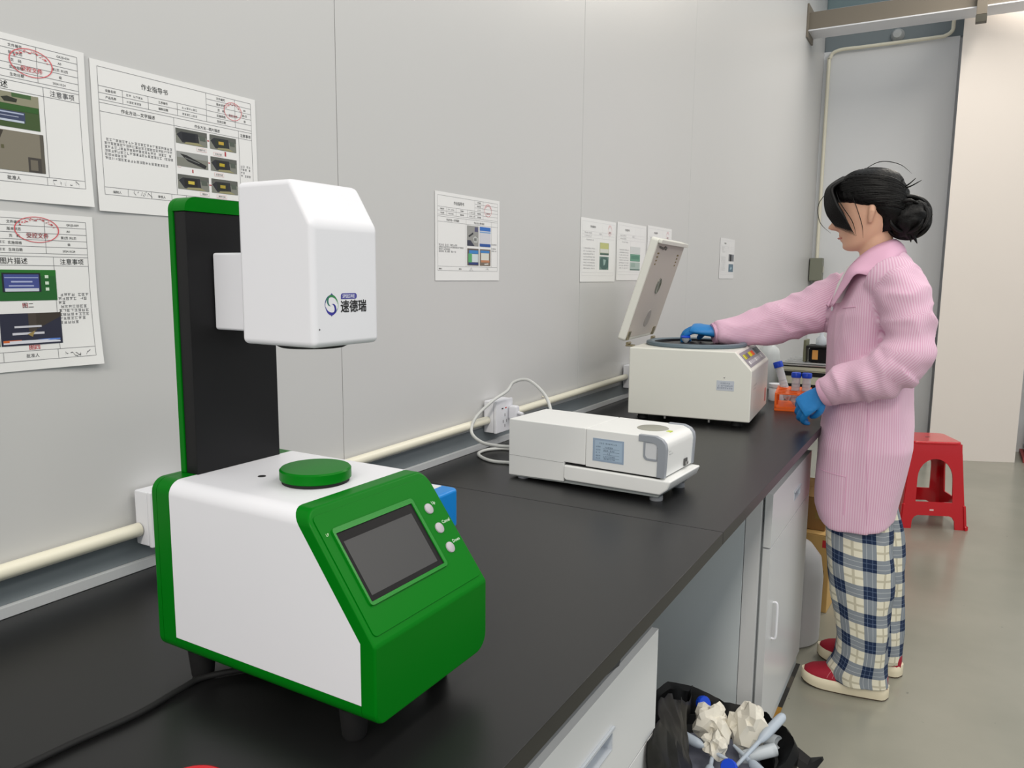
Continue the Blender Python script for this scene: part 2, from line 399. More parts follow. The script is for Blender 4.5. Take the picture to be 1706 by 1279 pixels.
# ================================================================== WALL SERVICES
def pz(y): return 0.9165+(y-0.51)*0.0085
def pipe(y0, y1, label):
    t = thing('conduit_pipe', label, 'conduit', (0, 0, 0), group=None)
    tube('pipe', M_pvc, t, [(0.0165, y0, pz(y0)), (0.0165, y1, pz(y1))], 0.0108, 16, 1)
    for y in ([y0+0.26] if y1-y0 < 0.95 else [y0+0.25, y1-0.28]):
        tube('clip', M_pvc, t, [(0.001, y, pz(y)+0.014), (0.02, y, pz(y)+0.013), (0.0285, y, pz(y)), (0.02, y, pz(y)-0.013), (0.001, y, pz(y)-0.014)], 0.0022, 6)
pipe(-1.2, 0.714, 'cream wall conduit running left of the green analyser')
pipe(0.803, 1.737, 'cream wall conduit between the analyser and the white socket')
pipe(1.826, 2.738, 'cream wall conduit between the white socket and the centrifuge')
pipe(2.826, 4.3, 'cream wall conduit continuing along the wall beyond the centrifuge')
def socket_box(y0, label, plugged):
    t = thing('socket_box', label, 'socket', (0, y0, 0.893))
    box('back_box', M_white, t, 0.0055, 0.036, 0.0, 0.086, 0.0, 0.086, 0.003)
    box('face_plate', M_white, t, 0.0365, 0.046, -0.001, 0.087, -0.001, 0.087, 0.003)
    for (dy, dz, w, h) in ((0.03, 0.064, 0.008, 0.003), (0.048, 0.064, 0.008, 0.003)):
        box('switch_mark', ink((60, 60, 64)) if dy < 0.04 else ink((190, 60, 60)), t, 0.046, 0.0466, dy-w/2, dy+w/2, dz-h/2, dz+h/2)
    for dy, dz, a in ((0.043, 0.045, 0), (0.034, 0.028, 0.6), (0.052, 0.028, -0.6), (0.043, 0.016, 0)):
        box('socket_slot', ink((95, 90, 92)), t, 0.046, 0.0464, dy-0.0012, dy+0.0012, dz-0.004, dz+0.004)
    if plugged:
        p = box('plug', M_white, t, 0.0468, 0.072, 0.058, 0.082, 0.03, 0.068, 0.006)
        tube('plug_neck', M_white, p, [(0.072, 0.07, 0.049), (0.088, 0.07, 0.046)], 0.005, 10, 1)
    return t
socket_box(0.716, 'white wall socket box half hidden behind the green analyser', False)
socket_box(1.738, 'white double wall socket with the grey instrument cord draped over it', True)
socket_box(2.74, 'white wall socket box beside the centrifuge back edge', False)

# ================================================================== GREEN AND WHITE ANALYSER
def cut(src, planes):
    """copy of a bmesh kept on the positive side of each (point, normal) plane, capped"""
    bm = src.copy()
    for co, no in planes:
        g = bm.verts[:]+bm.edges[:]+bm.faces[:]
        r = bmesh.ops.bisect_plane(bm, geom=g, plane_co=co, plane_no=no, clear_inner=True, clear_outer=False, dist=1e-6)
        es = [e for e in r['geom_cut'] if isinstance(e, bmesh.types.BMEdge)]
        if es: bmesh.ops.holes_fill(bm, edges=[e for e in bm.edges if e.is_boundary], sides=0)
    return bm
an = thing('sample_analyser', 'large green and white benchtop analyser with raised white head and dark screen', 'analyser', (0.6398, 0.5253, HB), math.radians(-0.6))
Z0 = 0.035
Sn = Vector((0.1185, 0, 0.088)).normalized(); Ss = Vector((-0.088, 0, 0.1185)).normalized(); P0 = Vector((0, 0, Z0+0.081))
full = bmesh.new()
bm_prism(full, [(a, b+Z0) for a, b in rrect(0.0, 0.194, 0.0, 0.1985, (0.014, 0.02, 0.016, 0.016), 6)], -0.3215, 0.0, 'x')
bmesh.ops.recalc_face_normals(full, faces=full.faces)
c = cut(full, [(P0, -Sn)]); full.free(); full = c
bmesh.ops.recalc_face_normals(full, faces=full.faces); full.normal_update()
es = [e for e in full.edges if len(e.link_faces) == 2 and e.calc_face_angle(0) > math.radians(24)]
bmesh.ops.bevel(full, geom=es, offset=0.0028, segments=3, affect='EDGES', profile=0.5, clamp_overlap=True)
Pb = P0-Sn*0.0145
def part(name, planes, m):
    bm = cut(full, planes); return crisp(from_bm(name, bm, m, an, 30), 1)
V3 = Vector
part('white_body', [(V3((0, 0, Z0+0.0185)), V3((0, 0, 1))), (V3((-0.29, 0, 0)), V3((1, 0, 0))), (V3((-0.018, 0, 0)), V3((-1, 0, 0))), (Pb, -Sn)], M_white)
part('base_tray', [(V3((0, 0, Z0+0.018)), V3((0, 0, -1))), (V3((-0.29, 0, 0)), V3((1, 0, 0))), (V3((-0.0182, 0, 0)), V3((-1, 0, 0)))], M_green)
part('rear_frame', [(V3((-0.2902, 0, 0)), V3((-1, 0, 0))), (V3((-0.3115, 0, 0)), V3((1, 0, 0)))], M_green)
part('rear_cover', [(V3((-0.3121, 0, 0)), V3((-1, 0, 0)))], M_green)
b1 = cut(full, [(V3((-0.0178, 0, 0)), V3((1, 0, 0)))])
b2 = cut(full, [(V3((-0.0178, 0, 0)), V3((-1, 0, 0))), (Pb+Sn*0.0002, Sn)])
tmp = bpy.data.meshes.new('tmp'); b2.to_mesh(tmp); b1.from_mesh(tmp); b2.free(); bpy.data.meshes.remove(tmp)
crisp(from_bm('front_frame', b1, M_green, an, 30), 1); full.free()
FS = frame(P0, (0, 1, 0), Ss, Sn)      # slanted console: x = across, y = up the slope, z = out
def on_slope(z=0.0): return FS @ Matrix.Translation((0, 0, z))
con = prism('console_panel', M_green, an, rrect(0.0055, 0.1885, 0.0085, 0.1375, 0.005), 0.0, 0.0011, 'z', 0.0004, 2, mw=on_slope())
def ring(name, m, parent, o, i, r0, r1, z0, z1, mw):
    return holes(name, m, parent, rrect(*o, r0), [rrect(*i, r1)[::-1]], z0, z1, 'z', 30, mw)
ring('screen_frame', mat('highlit_green_enamel', (16, 122, 28), 0.25, spec=0.4), con, (0.0185, 0.1455, 0.0355, 0.1195), (0.0212, 0.1412, 0.0392, 0.1138), 0.004, 0.001, 0.0, 0.0032, Matrix.Translation((0, 0, 0)))  # body green made lighter: the frame's highlights are put into its colour
scr = prism('touch_screen', mat('black_bezel', (22, 21, 23), 0.5, spec=0.2), an, rrect(0.0213, 0.1411, 0.0393, 0.1137, 0.001), 0.0, 0.0019, 'z', mw=on_slope())
prism('display', mat('dark_glass', (72, 72, 73), 0.3, spec=0.15), scr, rrect(0.0262, 0.1336, 0.0447, 0.1037, 0.0005), 0.0019, 0.0021, 'z')
for k, (s, w) in enumerate(((0.1008, 'Up'), (0.0761, 'Cancel'), (0.0515, 'Down'))):
    b = lathe('push_button', mat('button_grey', (172, 168, 174), 0.4), an, [(0, 0.0032), (0.0052, 0.0031), (0.0062, 0.0025), (0.0064, 0.001), (0, 0.001)], (0, 0, 0), 28, mw=on_slope() @ Matrix.Translation((0.1642, s, 0)))
    letter('button_mark', ink((200, 222, 200)), an, w, 0.0054, on_slope(0.0012) @ Matrix.Translation((0.1732, s+0.003, 0)), 'l', 0.012)
letter('screen_mark', ink((190, 220, 180)), an, 'LP', 0.004, on_slope(0.0012) @ Matrix.Translation((0.0105, 0.1145, 0)), 'l', 0.01)
ld = lathe('sample_lid', M_green, an, [(0, 0.0035), (0.0375, 0.0035), (0.0388, 0.0045), (0.0388, 0.0142), (0.0372, 0.0160), (0.0, 0.0164)], (-0.158, 0.0895, Z0+0.1985), 48, smooth=30)
lathe('lid_gasket', M_rubber, an, [(0, 0), (0.0366, 0), (0.0366, 0.0034), (0, 0.0034)], (-0.158, 0.0895, Z0+0.1985), 40)
lathe('screw_hole', M_rubber, an, [(0, 0.0004), (0.0042, 0.0004), (0.0046, 0)], (-0.2224, 0.0708, Z0+0.1985), 20)
for x, y in ((-0.28, 0.025), (-0.05, 0.025), (-0.28, 0.165), (-0.05, 0.165)):
    lathe('foot', M_rubber, an, [(0, 0), (0.011, 0), (0.0125, 0.003), (0.0155, 0.034), (0, 0.0349)], (x, y, 0), 20)
# column
zc = Z0+0.1985
prism('column_shell', M_green, an, rrect(0.0345, 0.1595, zc, Z0+0.507, (0.001, 0.001, 0.014, 0.014), 8), -0.3145, -0.3062, 'x', 0.0012, 2)
holes('column_cap', M_green, an, [p for p in rrect(0.0345, 0.1595, Z0+0.4915, Z0+0.507, (0.0005, 0.0005, 0.014, 0.014), 8)], [], -0.3061, -0.2858, 'x', 30)
box('column_core', M_black, an, -0.306, -0.287, 0.036, 0.158, zc, Z0+0.4913, 0.001)
box('arm', M_white, an, -0.2868, -0.2215, 0.068, 0.132, Z0+0.3615, Z0+0.4475, 0.003, 3)
hd = prism('head', M_white, an, [(-0.222, Z0+0.35), (-0.115, Z0+0.35), (-0.115, Z0+0.475), (-0.1425, Z0+0.5195), (-0.222, Z0+0.5195)], 0.0495, 0.150, 'y', 0.0065, 4, 40)
lathe('lens_barrel', M_rubber, hd, [(0, -0.004), (0.034, -0.004), (0.038, -0.002), (0.039, 0.0), (0, 0)], (-0.168, 0.1, Z0+0.35), 40)
lathe('pin_mark', ink((110, 110, 114)), hd, [(0, 0.0004), (0.0009, 0.0003), (0.001, 0)], (-0.115, 0.057, Z0+0.369), 10, 'x')
# emblem and lettering on the head
FH = frame((-0.1149, 0, Z0), (0, 1, 0), (0, 0, 1), (1, 0, 0))
def crescent(name, col, cx, cy, r, a0, a1, w, squash=1.0, n=22, z=0.0):
    v, f = [], []
    for i in range(n+1):
        t = i/n; a = math.radians(a0+(a1-a0)*t); ww = w*math.sin(math.pi*min(max(t, 0.04), 0.96))
        for rr in (r-ww/2, r+ww/2): v.append((cx+rr*math.cos(a)*squash, cy+rr*math.sin(a), z))
    for i in range(n): f.append((2*i, 2*i+1, 2*i+3, 2*i+2))
    return pyd(name, v, f, ink(col), hd, None, FH)
ec = (0.0752, 0.3935)
crescent('emblem', (52, 130, 78), ec[0], ec[1], 0.0092, 5, 165, 0.0026, 0.95)
crescent('emblem', (60, 66, 140), ec[0], ec[1], 0.0100, 75, 215, 0.0010, 0.95)
crescent('emblem', (52, 50, 150), ec[0], ec[1], 0.0092, 190, 335, 0.0030, 0.95)
crescent('emblem', (150, 190, 160), ec[0], ec[1], 0.0102, -60, 40, 0.0008, 0.95)
crescent('emblem', (40, 110, 96), ec[0]-0.0008, ec[1]+0.0036, 0.0048, 110, 265, 0.0022)
crescent('emblem', (44, 44, 140), ec[0]+0.0006, ec[1]-0.0040, 0.0048, 95, -75, 0.0026)
pyd('emblem', [(ec[0]-0.0022, ec[1]+0.0097, 0), (ec[0]+0.0026, ec[1]+0.0099, 0), (ec[0]+0.0004, ec[1]+0.0122, 0), (ec[0]-0.0018, ec[1]-0.0105, 0), (ec[0]+0.0012, ec[1]-0.0105, 0), (ec[0]-0.0003, ec[1]-0.012, 0)], [(0, 1, 2), (3, 5, 4)], ink((66, 70, 140)), hd, None, FH)
prism('name_badge', ink((72, 72, 150)), hd, rrect(0.0890, 0.1135, 0.3992, 0.4052, (0.0, 0.0028, 0.0028, 0.0028)), 0, 0.00012, 'z', mw=FH)
letter('badge_lettering', ink((222, 224, 240)), hd, 'SPEEDRE', 0.0049, FH @ Matrix.Translation((0.0912, 0.4006, 0.0002)), 'l', 0.012)
letter('name_lettering', ink((30, 30, 32)), hd, '速德瑞', 0.0136, FH @ Matrix.Translation((0.0880, 0.3865, 0.0001)), 'l', 0.022)

tube('power_cable', M_rubber, None, [(0.44, 0.63, HB+0.004), (0.40, 0.585, HB+0.004), (0.372, 0.545, HB+0.004), (0.371, 0.514, HB+0.004), (0.375, 0.461, HB+0.004), (0.367, 0.397, HB+0.004), (0.362, 0.33, HB+0.004), (0.35, 0.2, HB+0.004)], 0.0036, 10)
tag(bpy.data.objects['power_cable'], 'thin black power cable trailing on the worktop from under the analyser', 'cable')
t = thing('red_ring', 'red rubber ring lying on the bench at the bottom edge of the picture', 'ring', (0.527, 0.405, HB))
bm = bmesh.new(); bm_tube(bm, [(0.030*math.cos(a), 0.030*math.sin(a), 0.0055) for a in [2*math.pi*i/40 for i in range(41)]], 0.0045, 10, False)
from_bm('rubber_ring', bm, M_red, t, 60)
lathe('inner_disc', M_rubber, t, [(0, 0.003), (0.024, 0.003), (0.0255, 0.0005), (0, 0.0005)], n=30)

# small blue carton behind the analyser
t = thing('blue_case', 'small bright blue plastic case tucked behind the analyser screen', 'case', (0.231, 1.085, HB))
M_bc = mat('bright_blue_plastic', (0, 132, 214), 0.35)
prism('case_body', M_bc, t, rrect(0, 0.083, 0, 0.07, 0.012), 0.0, 0.073, 'z', 0.006, 4)
prism('case_label', M_paper, t, rrect(0.006, 0.05, 0.01, 0.062, 0.002), 0.0731, 0.0736, 'z')

# ================================================================== LOW WHITE BENCH INSTRUMENT
sp = thing('spectrophotometer', 'long low white bench instrument with grey trim and blue information label', 'instrument', (0.215, 1.510, HB), math.radians(-3.5))
M_sp = mat('instrument_white', (232, 233, 232), 0.36, var=0.01, scale=8)
DP = 0.166
prism('rear_housing', M_sp, sp, [(0, 0.006), (0.146, 0.011), (0.146, 0.0555), (0.1985, 0.0555), (0.1985, 0.137), (0.0, 0.137)], 0.0, DP, 'y', 0.0025, 2)
box('housing_seam', ink((150, 150, 152)), sp, 0.002, 0.146, -0.0004, 0.0, 0.0535, 0.0541)
prism('front_housing', M_sp, sp, [(0.1990, 0.0535), (0.378, 0.0535), (0.381, 0.112), (0.379, 0.123), (0.372, 0.131), (0.358, 0.1368), (0.1990, 0.1368)], -0.0006, DP+0.001, 'y', 0.0022, 2, 40)
prism('dark_gap', M_rubber, sp, [(0.148, 0.0502), (0.368, 0.0502), (0.368, 0.0533), (0.148, 0.0533)], 0.003, DP-0.004, 'y')
prism('base_tray', M_sp, sp, [(0.1465, 0.0500), (0.1465, 0.021), (0.152, 0.0155), (0.372, 0.0175), (0.389, 0.032), (0.396, 0.0500)], -0.004, DP+0.004, 'y', 0.0045, 3, 40)
prism('base_plate', mat('instrument_grey_base', (150, 156, 156), 0.4), sp, [(0.004, 0.004), (0.150, 0.008), (0.366, 0.011), (0.372, 0.0172), (0.150, 0.0152), (0.146, 0.0108), (0.004, 0.0058)], 0.003, DP-0.004, 'y', 0.0005)
for x, y in ((0.355, 0.022), (0.355, 0.147)):
    lathe('foot', M_grey, sp, [(0, 0), (0.0135, 0), (0.0142, 0.003), (0.0135, 0.0106), (0, 0.0108)], (x, y, 0), 24)
for x, y in ((0.03, 0.018), (0.03, 0.147)):
    lathe('foot', M_grey, sp, [(0, 0), (0.0135, 0), (0.0135, 0.0044), (0, 0.0045)], (x, y, 0), 24)
M_trim = mat('trim_grey', (150, 155, 163), 0.35)
def side_trim(ya, yb):
    pts = [(0.322, 0.125), (0.352, 0.125), (0.3605, 0.1215), (0.3645, 0.114), (0.3635, 0.0538), (0.3805, 0.0538), (0.3832, 0.112), (0.381, 0.124), (0.3735, 0.133), (0.3585, 0.1388), (0.322, 0.1388)]
    return prism('grey_trim', M_trim, sp, pts, ya, yb, 'y', 0.0008, 2, 30)
side_trim(-0.0026, 0.009); side_trim(DP-0.009, DP+0.0026)
hp = holes('grip_recess', M_trim, sp, rrect(0.333, 0.3634, 0.087, 0.1249, (0.010, 0.001, 0.004, 0.001)), [rrect(0.337, 0.3625, 0.091, 0.1239, (0.008, 0.001, 0.006, 0.001))[::-1]], -0.0024, -0.0007, 'y')
prism('grip_floor', mat('grip_shade', (206, 208, 212), 0.4), sp, rrect(0.3371, 0.3624, 0.0911, 0.1238, (0.008, 0.001, 0.006, 0.001)), -0.0012, -0.0007, 'y')
lathe('top_disc', mat('disc_grey', (150, 150, 140), 0.4), sp, [(0, 0.0016), (0.032, 0.0016), (0.0338, 0.0006), (0.034, 0)], (0.315, 0.088, 0.1368), 44)
box('green_sticker', ink((196, 208, 92)), sp, 0.352, 0.362, 0.070, 0.084, 0.1355, 0.1372)
lab = box('information_label', mat('label_blue_grey', (150, 168, 190), 0.45), sp, 0.2165, 0.289, -0.0012, -0.0007, 0.0695, 0.119)
box('label_field', ink((165, 186, 206)), lab, 0.2215, 0.285, -0.0014, -0.00125, 0.0735, 0.115)
def bars(name, m, parent, rows, mw, seed=1, ch=0.0022, gap=0.35, hh=0.8):
    """rows of tiny print too small to read: (x0, x1, y) per row in the plane of mw"""
    rnd = random.Random(seed); v, f = [], []
    for x0, x1, y in rows:
        x = x0
        while x < x1-ch*0.6:
            for (a, b, c, d) in ((0.05, 0.8, 0.0, 0.14), (0.1, 0.72, 0.42, 0.55), (0.0, 0.85, 0.8, 0.93), (rnd.uniform(0.05, 0.3), 0, 0, 0.95), (rnd.uniform(0.45, 0.7), 0, 0.1, 0.9)):
                if rnd.random() < 0.22: continue
                if b == 0: b = a+0.12
                n0 = len(v)
                v += [(x+a*ch, y+c*ch*hh, 0), (x+b*ch, y+c*ch*hh, 0), (x+b*ch, y+d*ch*hh, 0), (x+a*ch, y+d*ch*hh, 0)]; f.append((n0, n0+1, n0+2, n0+3))
            x += ch*(1.02+gap*0.3*rnd.random()) if rnd.random() > 0.06 else ch*1.9
    return pyd(name, v, f, m, parent, None, mw)
FL = frame((0, -0.0015, 0), (1, 0, 0), (0, 0, 1), (0, -1, 0))
bars('label_print', ink((52, 66, 92)), lab, [(0.232, 0.273, 0.108), (0.224, 0.237, 0.100), (0.245, 0.265, 0.100), (0.224, 0.237, 0.0935), (0.242, 0.269, 0.0935), (0.224, 0.235, 0.087), (0.251, 0.261, 0.087), (0.224, 0.237, 0.0805), (0.242, 0.269, 0.0805), (0.224, 0.234, 0.075), (0.243, 0.271, 0.075)], FL, 3, 0.0036)
v, f = [], []
for z in (0.0985, 0.092, 0.0855, 0.079):
    n0 = len(v); v += [(0.241, z, 0), (0.279, z, 0), (0.279, z+0.0005, 0), (0.241, z+0.0005, 0)]; f.append((n0, n0+1, n0+2, n0+3))
pyd('label_rule', v, f, ink((60, 76, 100)), lab, None, FL)
fr = frame((0.3815, 0, 0), (0, 1, 0), (0, 0, 1), (1, 0, 0))
bars('front_print', ink((120, 122, 126)), sp, [(0.018, 0.03, 0.105), (0.018, 0.042, 0.099)], fr, 5, 0.003)
box('door_latch', ink((84, 84, 84)), sp, 0.3795, 0.3815, 0.108, 0.126, 0.058, 0.074); box('latch_tab', M_chrome, sp, 0.3815, 0.385, 0.111, 0.123, 0.061, 0.0675, 0.0006)
# its cords
tube('grey_power_cord', mat('cord_grey', (196, 198, 196), 0.45), None, [(0.232, 1.692, 0.905), (0.228, 1.696, 0.95), (0.224, 1.70, 0.985), (0.178, 1.75, 1.013), (0.106, 1.80, 1.035), (0.065, 1.795, 1.027), (0.058, 1.77, 1.005), (0.050, 1.71, 0.986), (0.030, 1.66, 0.948), (0.036, 1.63, 0.915), (0.094, 1.585, 0.904), (0.16, 1.55, 0.909), (0.2135, 1.54, 0.915)], 0.0042, 10, 8)
tag(bpy.data.objects['grey_power_cord'], 'grey cord looping over the white wall socket into the low instrument', 'cord')
tube('grey_data_cord', mat('cord_grey', (196, 198, 196), 0.45), None, [(0.2135, 1.585, 0.872), (0.19, 1.60, 0.860), (0.156, 1.612, 0.8545), (0.111, 1.606, 0.8545), (0.062, 1.632, 0.8545), (0.036, 1.668, 0.8545), (0.040, 1.715, 0.8545), (0.08, 1.745, 0.8545), (0.15, 1.72, 0.8545), (0.235, 1.70, 0.86)], 0.0042, 10, 8)
tag(bpy.data.objects['grey_data_cord'], 'grey cord curled on the worktop behind the low instrument', 'cord')

# ================================================================== CENTRIFUGE
cf = thing('centrifuge', 'cream benchtop centrifuge with open lid, grey bowl ring and control panel', 'centrifuge', (0.178, 2.352, HB), math.radians(4.8))
M_cf = mat('centrifuge_enamel', (226, 226, 218), 0.35, var=0.012, scale=6)
holes_prof = [(0.0, 0.02), (0.385, 0.02), (0.385, 0.180), (0.333, 0.236), (0.0, 0.236)]
prism('body', M_cf, cf, holes_prof, 0.0, 0.405, 'y', 0.004, 3)
for x, y in ((0.04, 0.04), (0.34, 0.04), (0.04, 0.365), (0.34, 0.365)):
    lathe('foot', M_rubber, cf, [(0, 0), (0.016, 0), (0.018, 0.004), (0.014, 0.0198), (0, 0.0198)], (x, y, 0), 18)
for x in (0.12, 0.26): lathe('screw_eye', M_chrome, cf, [(0, 0.01), (0.004, 0.01), (0.005, 0.0199), (0, 0.0199)], (x, 0.012, 0), 12)
cc = (0.172, 0.199, 0.2362)
lathe('bowl_ring', mat('slate_rubber_ring', (96, 112, 122), 0.4), cf, [(0.138, 0.0), (0.163, 0.0), (0.1655, 0.004), (0.164, 0.0105), (0.156, 0.0135), (0.145, 0.0125), (0.138, 0.006), (0.138, 0.0)], cc, 64)
lathe('bowl', mat('dark_bowl_steel', (36, 36, 38), 0.35, metal=0.4), cf, [(0.1375, 0.0098), (0.136, 0.0012), (0.0, 0.0008)], cc, 48)
lathe('rotor', mat('rotor_black', (26, 26, 28), 0.4), cf, [(0.0, 0.011), (0.018, 0.011), (0.02, 0.006), (0.1, 0.0045), (0.12, 0.0014), (0.0, 0.0014)], cc, 40)
# sloping control panel
sl = Vector((0.052, 0, -0.056)).normalized(); sn = Vector((0.056, 0, 0.052)).normalized()
FC = frame((0.333, 0, 0.236), (0, 1, 0), -sl, sn)
cp = prism('control_panel', mat('panel_grey', (142, 138, 148), 0.4), cf, rrect(0.025, 0.38, -0.066, -0.010, 0.003), 0.0003, 0.0016, 'z', mw=FC)
def key(y0, y1, s0, s1, col, nm='key'): prism(nm, ink(col), cp, rrect(y0, y1, s0, s1, 0.002), 0.0017, 0.0026, 'z')
for i, cl in enumerate(((206, 206, 30), (150, 140, 30), (108, 98, 112), (108, 98, 112), (214, 206, 20), (216, 200, 24), (226, 110, 40), (224, 78, 40))):
    key(0.045+0.025*i, 0.066+0.025*i, -0.037, -0.020, cl, 'display_window')
for i in range(9): key(0.05+0.032*i, 0.072+0.032*i, -0.058, -0.046, (192, 190, 196) if i % 4 else (222, 222, 222))
for i in range(5): key(0.275+0.02*i, 0.284+0.02*i, -0.040, -0.016, (84, 104, 104), 'slot')
lb = box('asset_label', ink((192, 198, 208)), cf, 0.281, 0.334, -0.0006, -0.0001, 0.115, 0.146)
FB = frame((0, -0.0008, 0), (1, 0, 0), (0, 0, 1), (0, -1, 0))
bars('label_print', ink((108, 120, 140)), lb, [(0.293, 0.321, 0.136), (0.285, 0.331, 0.128), (0.284, 0.331, 0.121)], FB, 9, 0.0055)
lathe('screw', M_chrome, cf, [(0, -0.0015), (0.002, -0.001), (0.0025, 0)], (0.304, 0, 0.156), 12, 'y')
FR = frame((0.3852, 0, 0), (0, 1, 0), (0, 0, 1), (1, 0, 0))
bars('front_print', ink((172, 168, 166)), cf, [(0.05, 0.13, 0.125), (0.05, 0.11, 0.115)], FR, 4, 0.006)
box('warning_label', ink((206, 130, 126)), cf, 0.3851, 0.3855, 0.335, 0.37, 0.04, 0.085)
# lid, hinged at the back edge and leaning forward over the bowl
la = math.radians(72.5)
lu = Vector((math.cos(la), 0, math.sin(la))); ln = Vector((math.sin(la), 0, -math.cos(la)))
FLid = frame((-0.022, 0.0, 0.252), (0, 1, 0), lu, Vector((0, 1, 0)).cross(lu))
# z of this frame points forward-down (the inner face)
lidb = prism('lid', M_cf, cf, rrect(0.012, 0.392, 0.0, 0.345, 0.010), -0.026, 0.0, 'z', 0.005, 3, mw=FLid)
prism('lid_liner', mat('lid_liner_grey', (190, 182, 174), 0.4), lidb, rrect(0.020, 0.384, 0.012, 0.330, 0.006), 0.0002, 0.0012, 'z')
prism('lid_lip', M_cf, lidb, rrect(0.014, 0.390, 0.331, 0.3445, 0.004), 0.0002, 0.012, 'z', 0.002)
lathe('sight_glass', mat('sight_glass_dark', (96, 100, 86), 0.1), lidb, [(0, 0.002), (0.022, 0.002), (0.024, 0.003), (0.027, 0.003), (0.0275, 0.0012)], (0.2, 0.188, 0), 32)
lathe('lid_vent', mat('vent_shade', (158, 152, 146), 0.4), lidb, [(0, 0.0015), (0.030, 0.0022), (0.031, 0.0012)], (0.205, 0.072, 0), 28)
for y0 in (0.06, 0.33):
    for i in range(4): prism('latch_slot', ink((128, 112, 70)), lidb, rrect(y0-0.012+0.002*i, y0+0.008-0.001*i, 0.296-0.012*i, 0.301-0.012*i, 0.001), 0.00125, 0.0022, 'z')
prism('latch_hook', ink((92, 90, 84)), lidb, [(0.045, 0.318), (0.10, 0.312), (0.118, 0.316), (0.135, 0.311), (0.14, 0.320), (0.12, 0.324), (0.10, 0.319), (0.045, 0.323)], 0.00125, 0.004, 'z')
for y0 in (0.035, 0.345):
    h = box('hinge', mat('hinge_brass', (150, 140, 112), 0.3, metal=0.8), cf, -0.020, 0.004, y0-0.016, y0+0.016, 0.2362, 0.241, 0.001)
    tube('hinge_knuckle', mat('hinge_brass', (150, 140, 112), 0.3, metal=0.8), h, [(-0.014, y0-0.016, 0.2455), (-0.014, y0+0.016, 0.2455)], 0.0048, 10, 1)
    prism('hinge_leaf', mat('hinge_brass', (150, 140, 112), 0.3, metal=0.8), lidb, rrect(y0-0.014, y0+0.014, 0.004, 0.034, 0.002), 0.00125, 0.0035, 'z')

# ================================================================== SHEETS ON THE WALL
def sheet(y0, ztop, w, h, label, curl=(0, 0, 0, 0), rot=0.0, shade=None, name='instruction_sheet'):
    """A4 sheet on the wall; origin top left, u right (+y), v down.  curl = lift of tl, tr, br, bl corners"""
    t = thing(name, label, 'paper', (0.0008, y0, ztop))
    t.rotation_euler = (rot, 0, 0)
    def lift(u, v):
        a = 0.0
        for c, du, dv in zip(curl, (u, 1-u, 1-u, u), (v, v, 1-v, 1-v)):
            k = max(0.0, 1-(du*w/0.09+dv*h/0.09)*0.7); a += c*k*k
        return a
    def P(u, v, e=0.0): return (0.0003+lift(u, v)+e, u*w, -v*h)
    n = 14; vv, ff = [], []
    for e in (0.0004, 0.0):
        for j in range(n+1):
            for i in range(n+1): vv.append(P(i/n, j/n, e))
    K = (n+1)**2
    for j in range(n):
        for i in range(n):
            a = j*(n+1)+i; ff.append((a, a+n+1, a+n+2, a+1)); ff.append((K+a, K+a+1, K+a+n+2, K+a+n+1))
    for i in range(n):
        for a, b in ((i, i+1), (n*(n+1)+i+1, n*(n+1)+i)): ff.append((a, b, K+b, K+a))
        a, b = i*(n+1), (i+1)*(n+1); ff.append((b, a, K+a, K+b)); ff.append((a+n, b+n, K+b+n, K+a+n))
    pyd('sheet', vv, ff, shade or M_paper, t, 35)
    D = dict(t=t, P=P, w=w, h=h)
    return D
def rects(D, name, col, lst, e=0.0006, parent=None):
    """flat printed rectangles u0,u1,v0,v1"""
    v, f = [], []
    for (u0, u1, v0, v1) in lst:
        k = 8 if (u1-u0) > 0.1 or (v1-v0) > 0.1 else 2
        long_u = (u1-u0)*D['w'] >= (v1-v0)*D['h']
        for i in range(k):
            a, b = i/k, (i+1)/k
            q = [(u0+(u1-u0)*a, v0), (u0+(u1-u0)*a, v1), (u0+(u1-u0)*b, v1), (u0+(u1-u0)*b, v0)] if long_u else [(u0, v0+(v1-v0)*a), (u0, v0+(v1-v0)*b), (u1, v0+(v1-v0)*b), (u1, v0+(v1-v0)*a)]
            n0 = len(v); v += [D['P'](x, y, e) for x, y in q]; f.append((n0, n0+1, n0+2, n0+3))
    return pyd(name, v, f, ink(col), parent or D['t'])
def lines(D, hs, vs, col=(120, 120, 124), wd=0.00055):
    L = [(a, b, v-wd/D['h']/2, v+wd/D['h']/2) for v, a, b in hs]+[(u-wd/D['w']/2, u+wd/D['w']/2, a, b) for u, a, b in vs]
    return rects(D, 'table_rule', col, L, 0.00065)
def words(D, items, col=(92, 92, 96), bold=0.004, name='print'):
    """items: (text, u centre, v baseline, size in m)"""
    V, F = [], []
    for body, u, v, size in items:
        gv, gf = glyphs(body); wdt = max(x for x, y in gv)
        for ox in ((-bold, bold) if bold else (0,)):
            n0 = len(V)
            V += [D['P'](u+((x-wdt/2+ox)*size)/D['w'], v-(y*size)/D['h'], 0.0007) for x, y in gv]; F += [tuple(i+n0 for i in q) for q in gf]
    return pyd(name, V, F, ink(col), D['t'])
def smallprint(D, rows, ch=0.0032, seed=1, col=(96, 96, 100)):
    o = bars('small_print', ink(col), D['t'], [(a*D['w'], b*D['w'], -v*D['h']) for a, b, v in rows], None, seed, ch)
    for vert in o.data.vertices:
        x, y, _ = vert.co; vert.co = D['P'](x/D['w'], -y/D['h'], 0.0007)
    return o
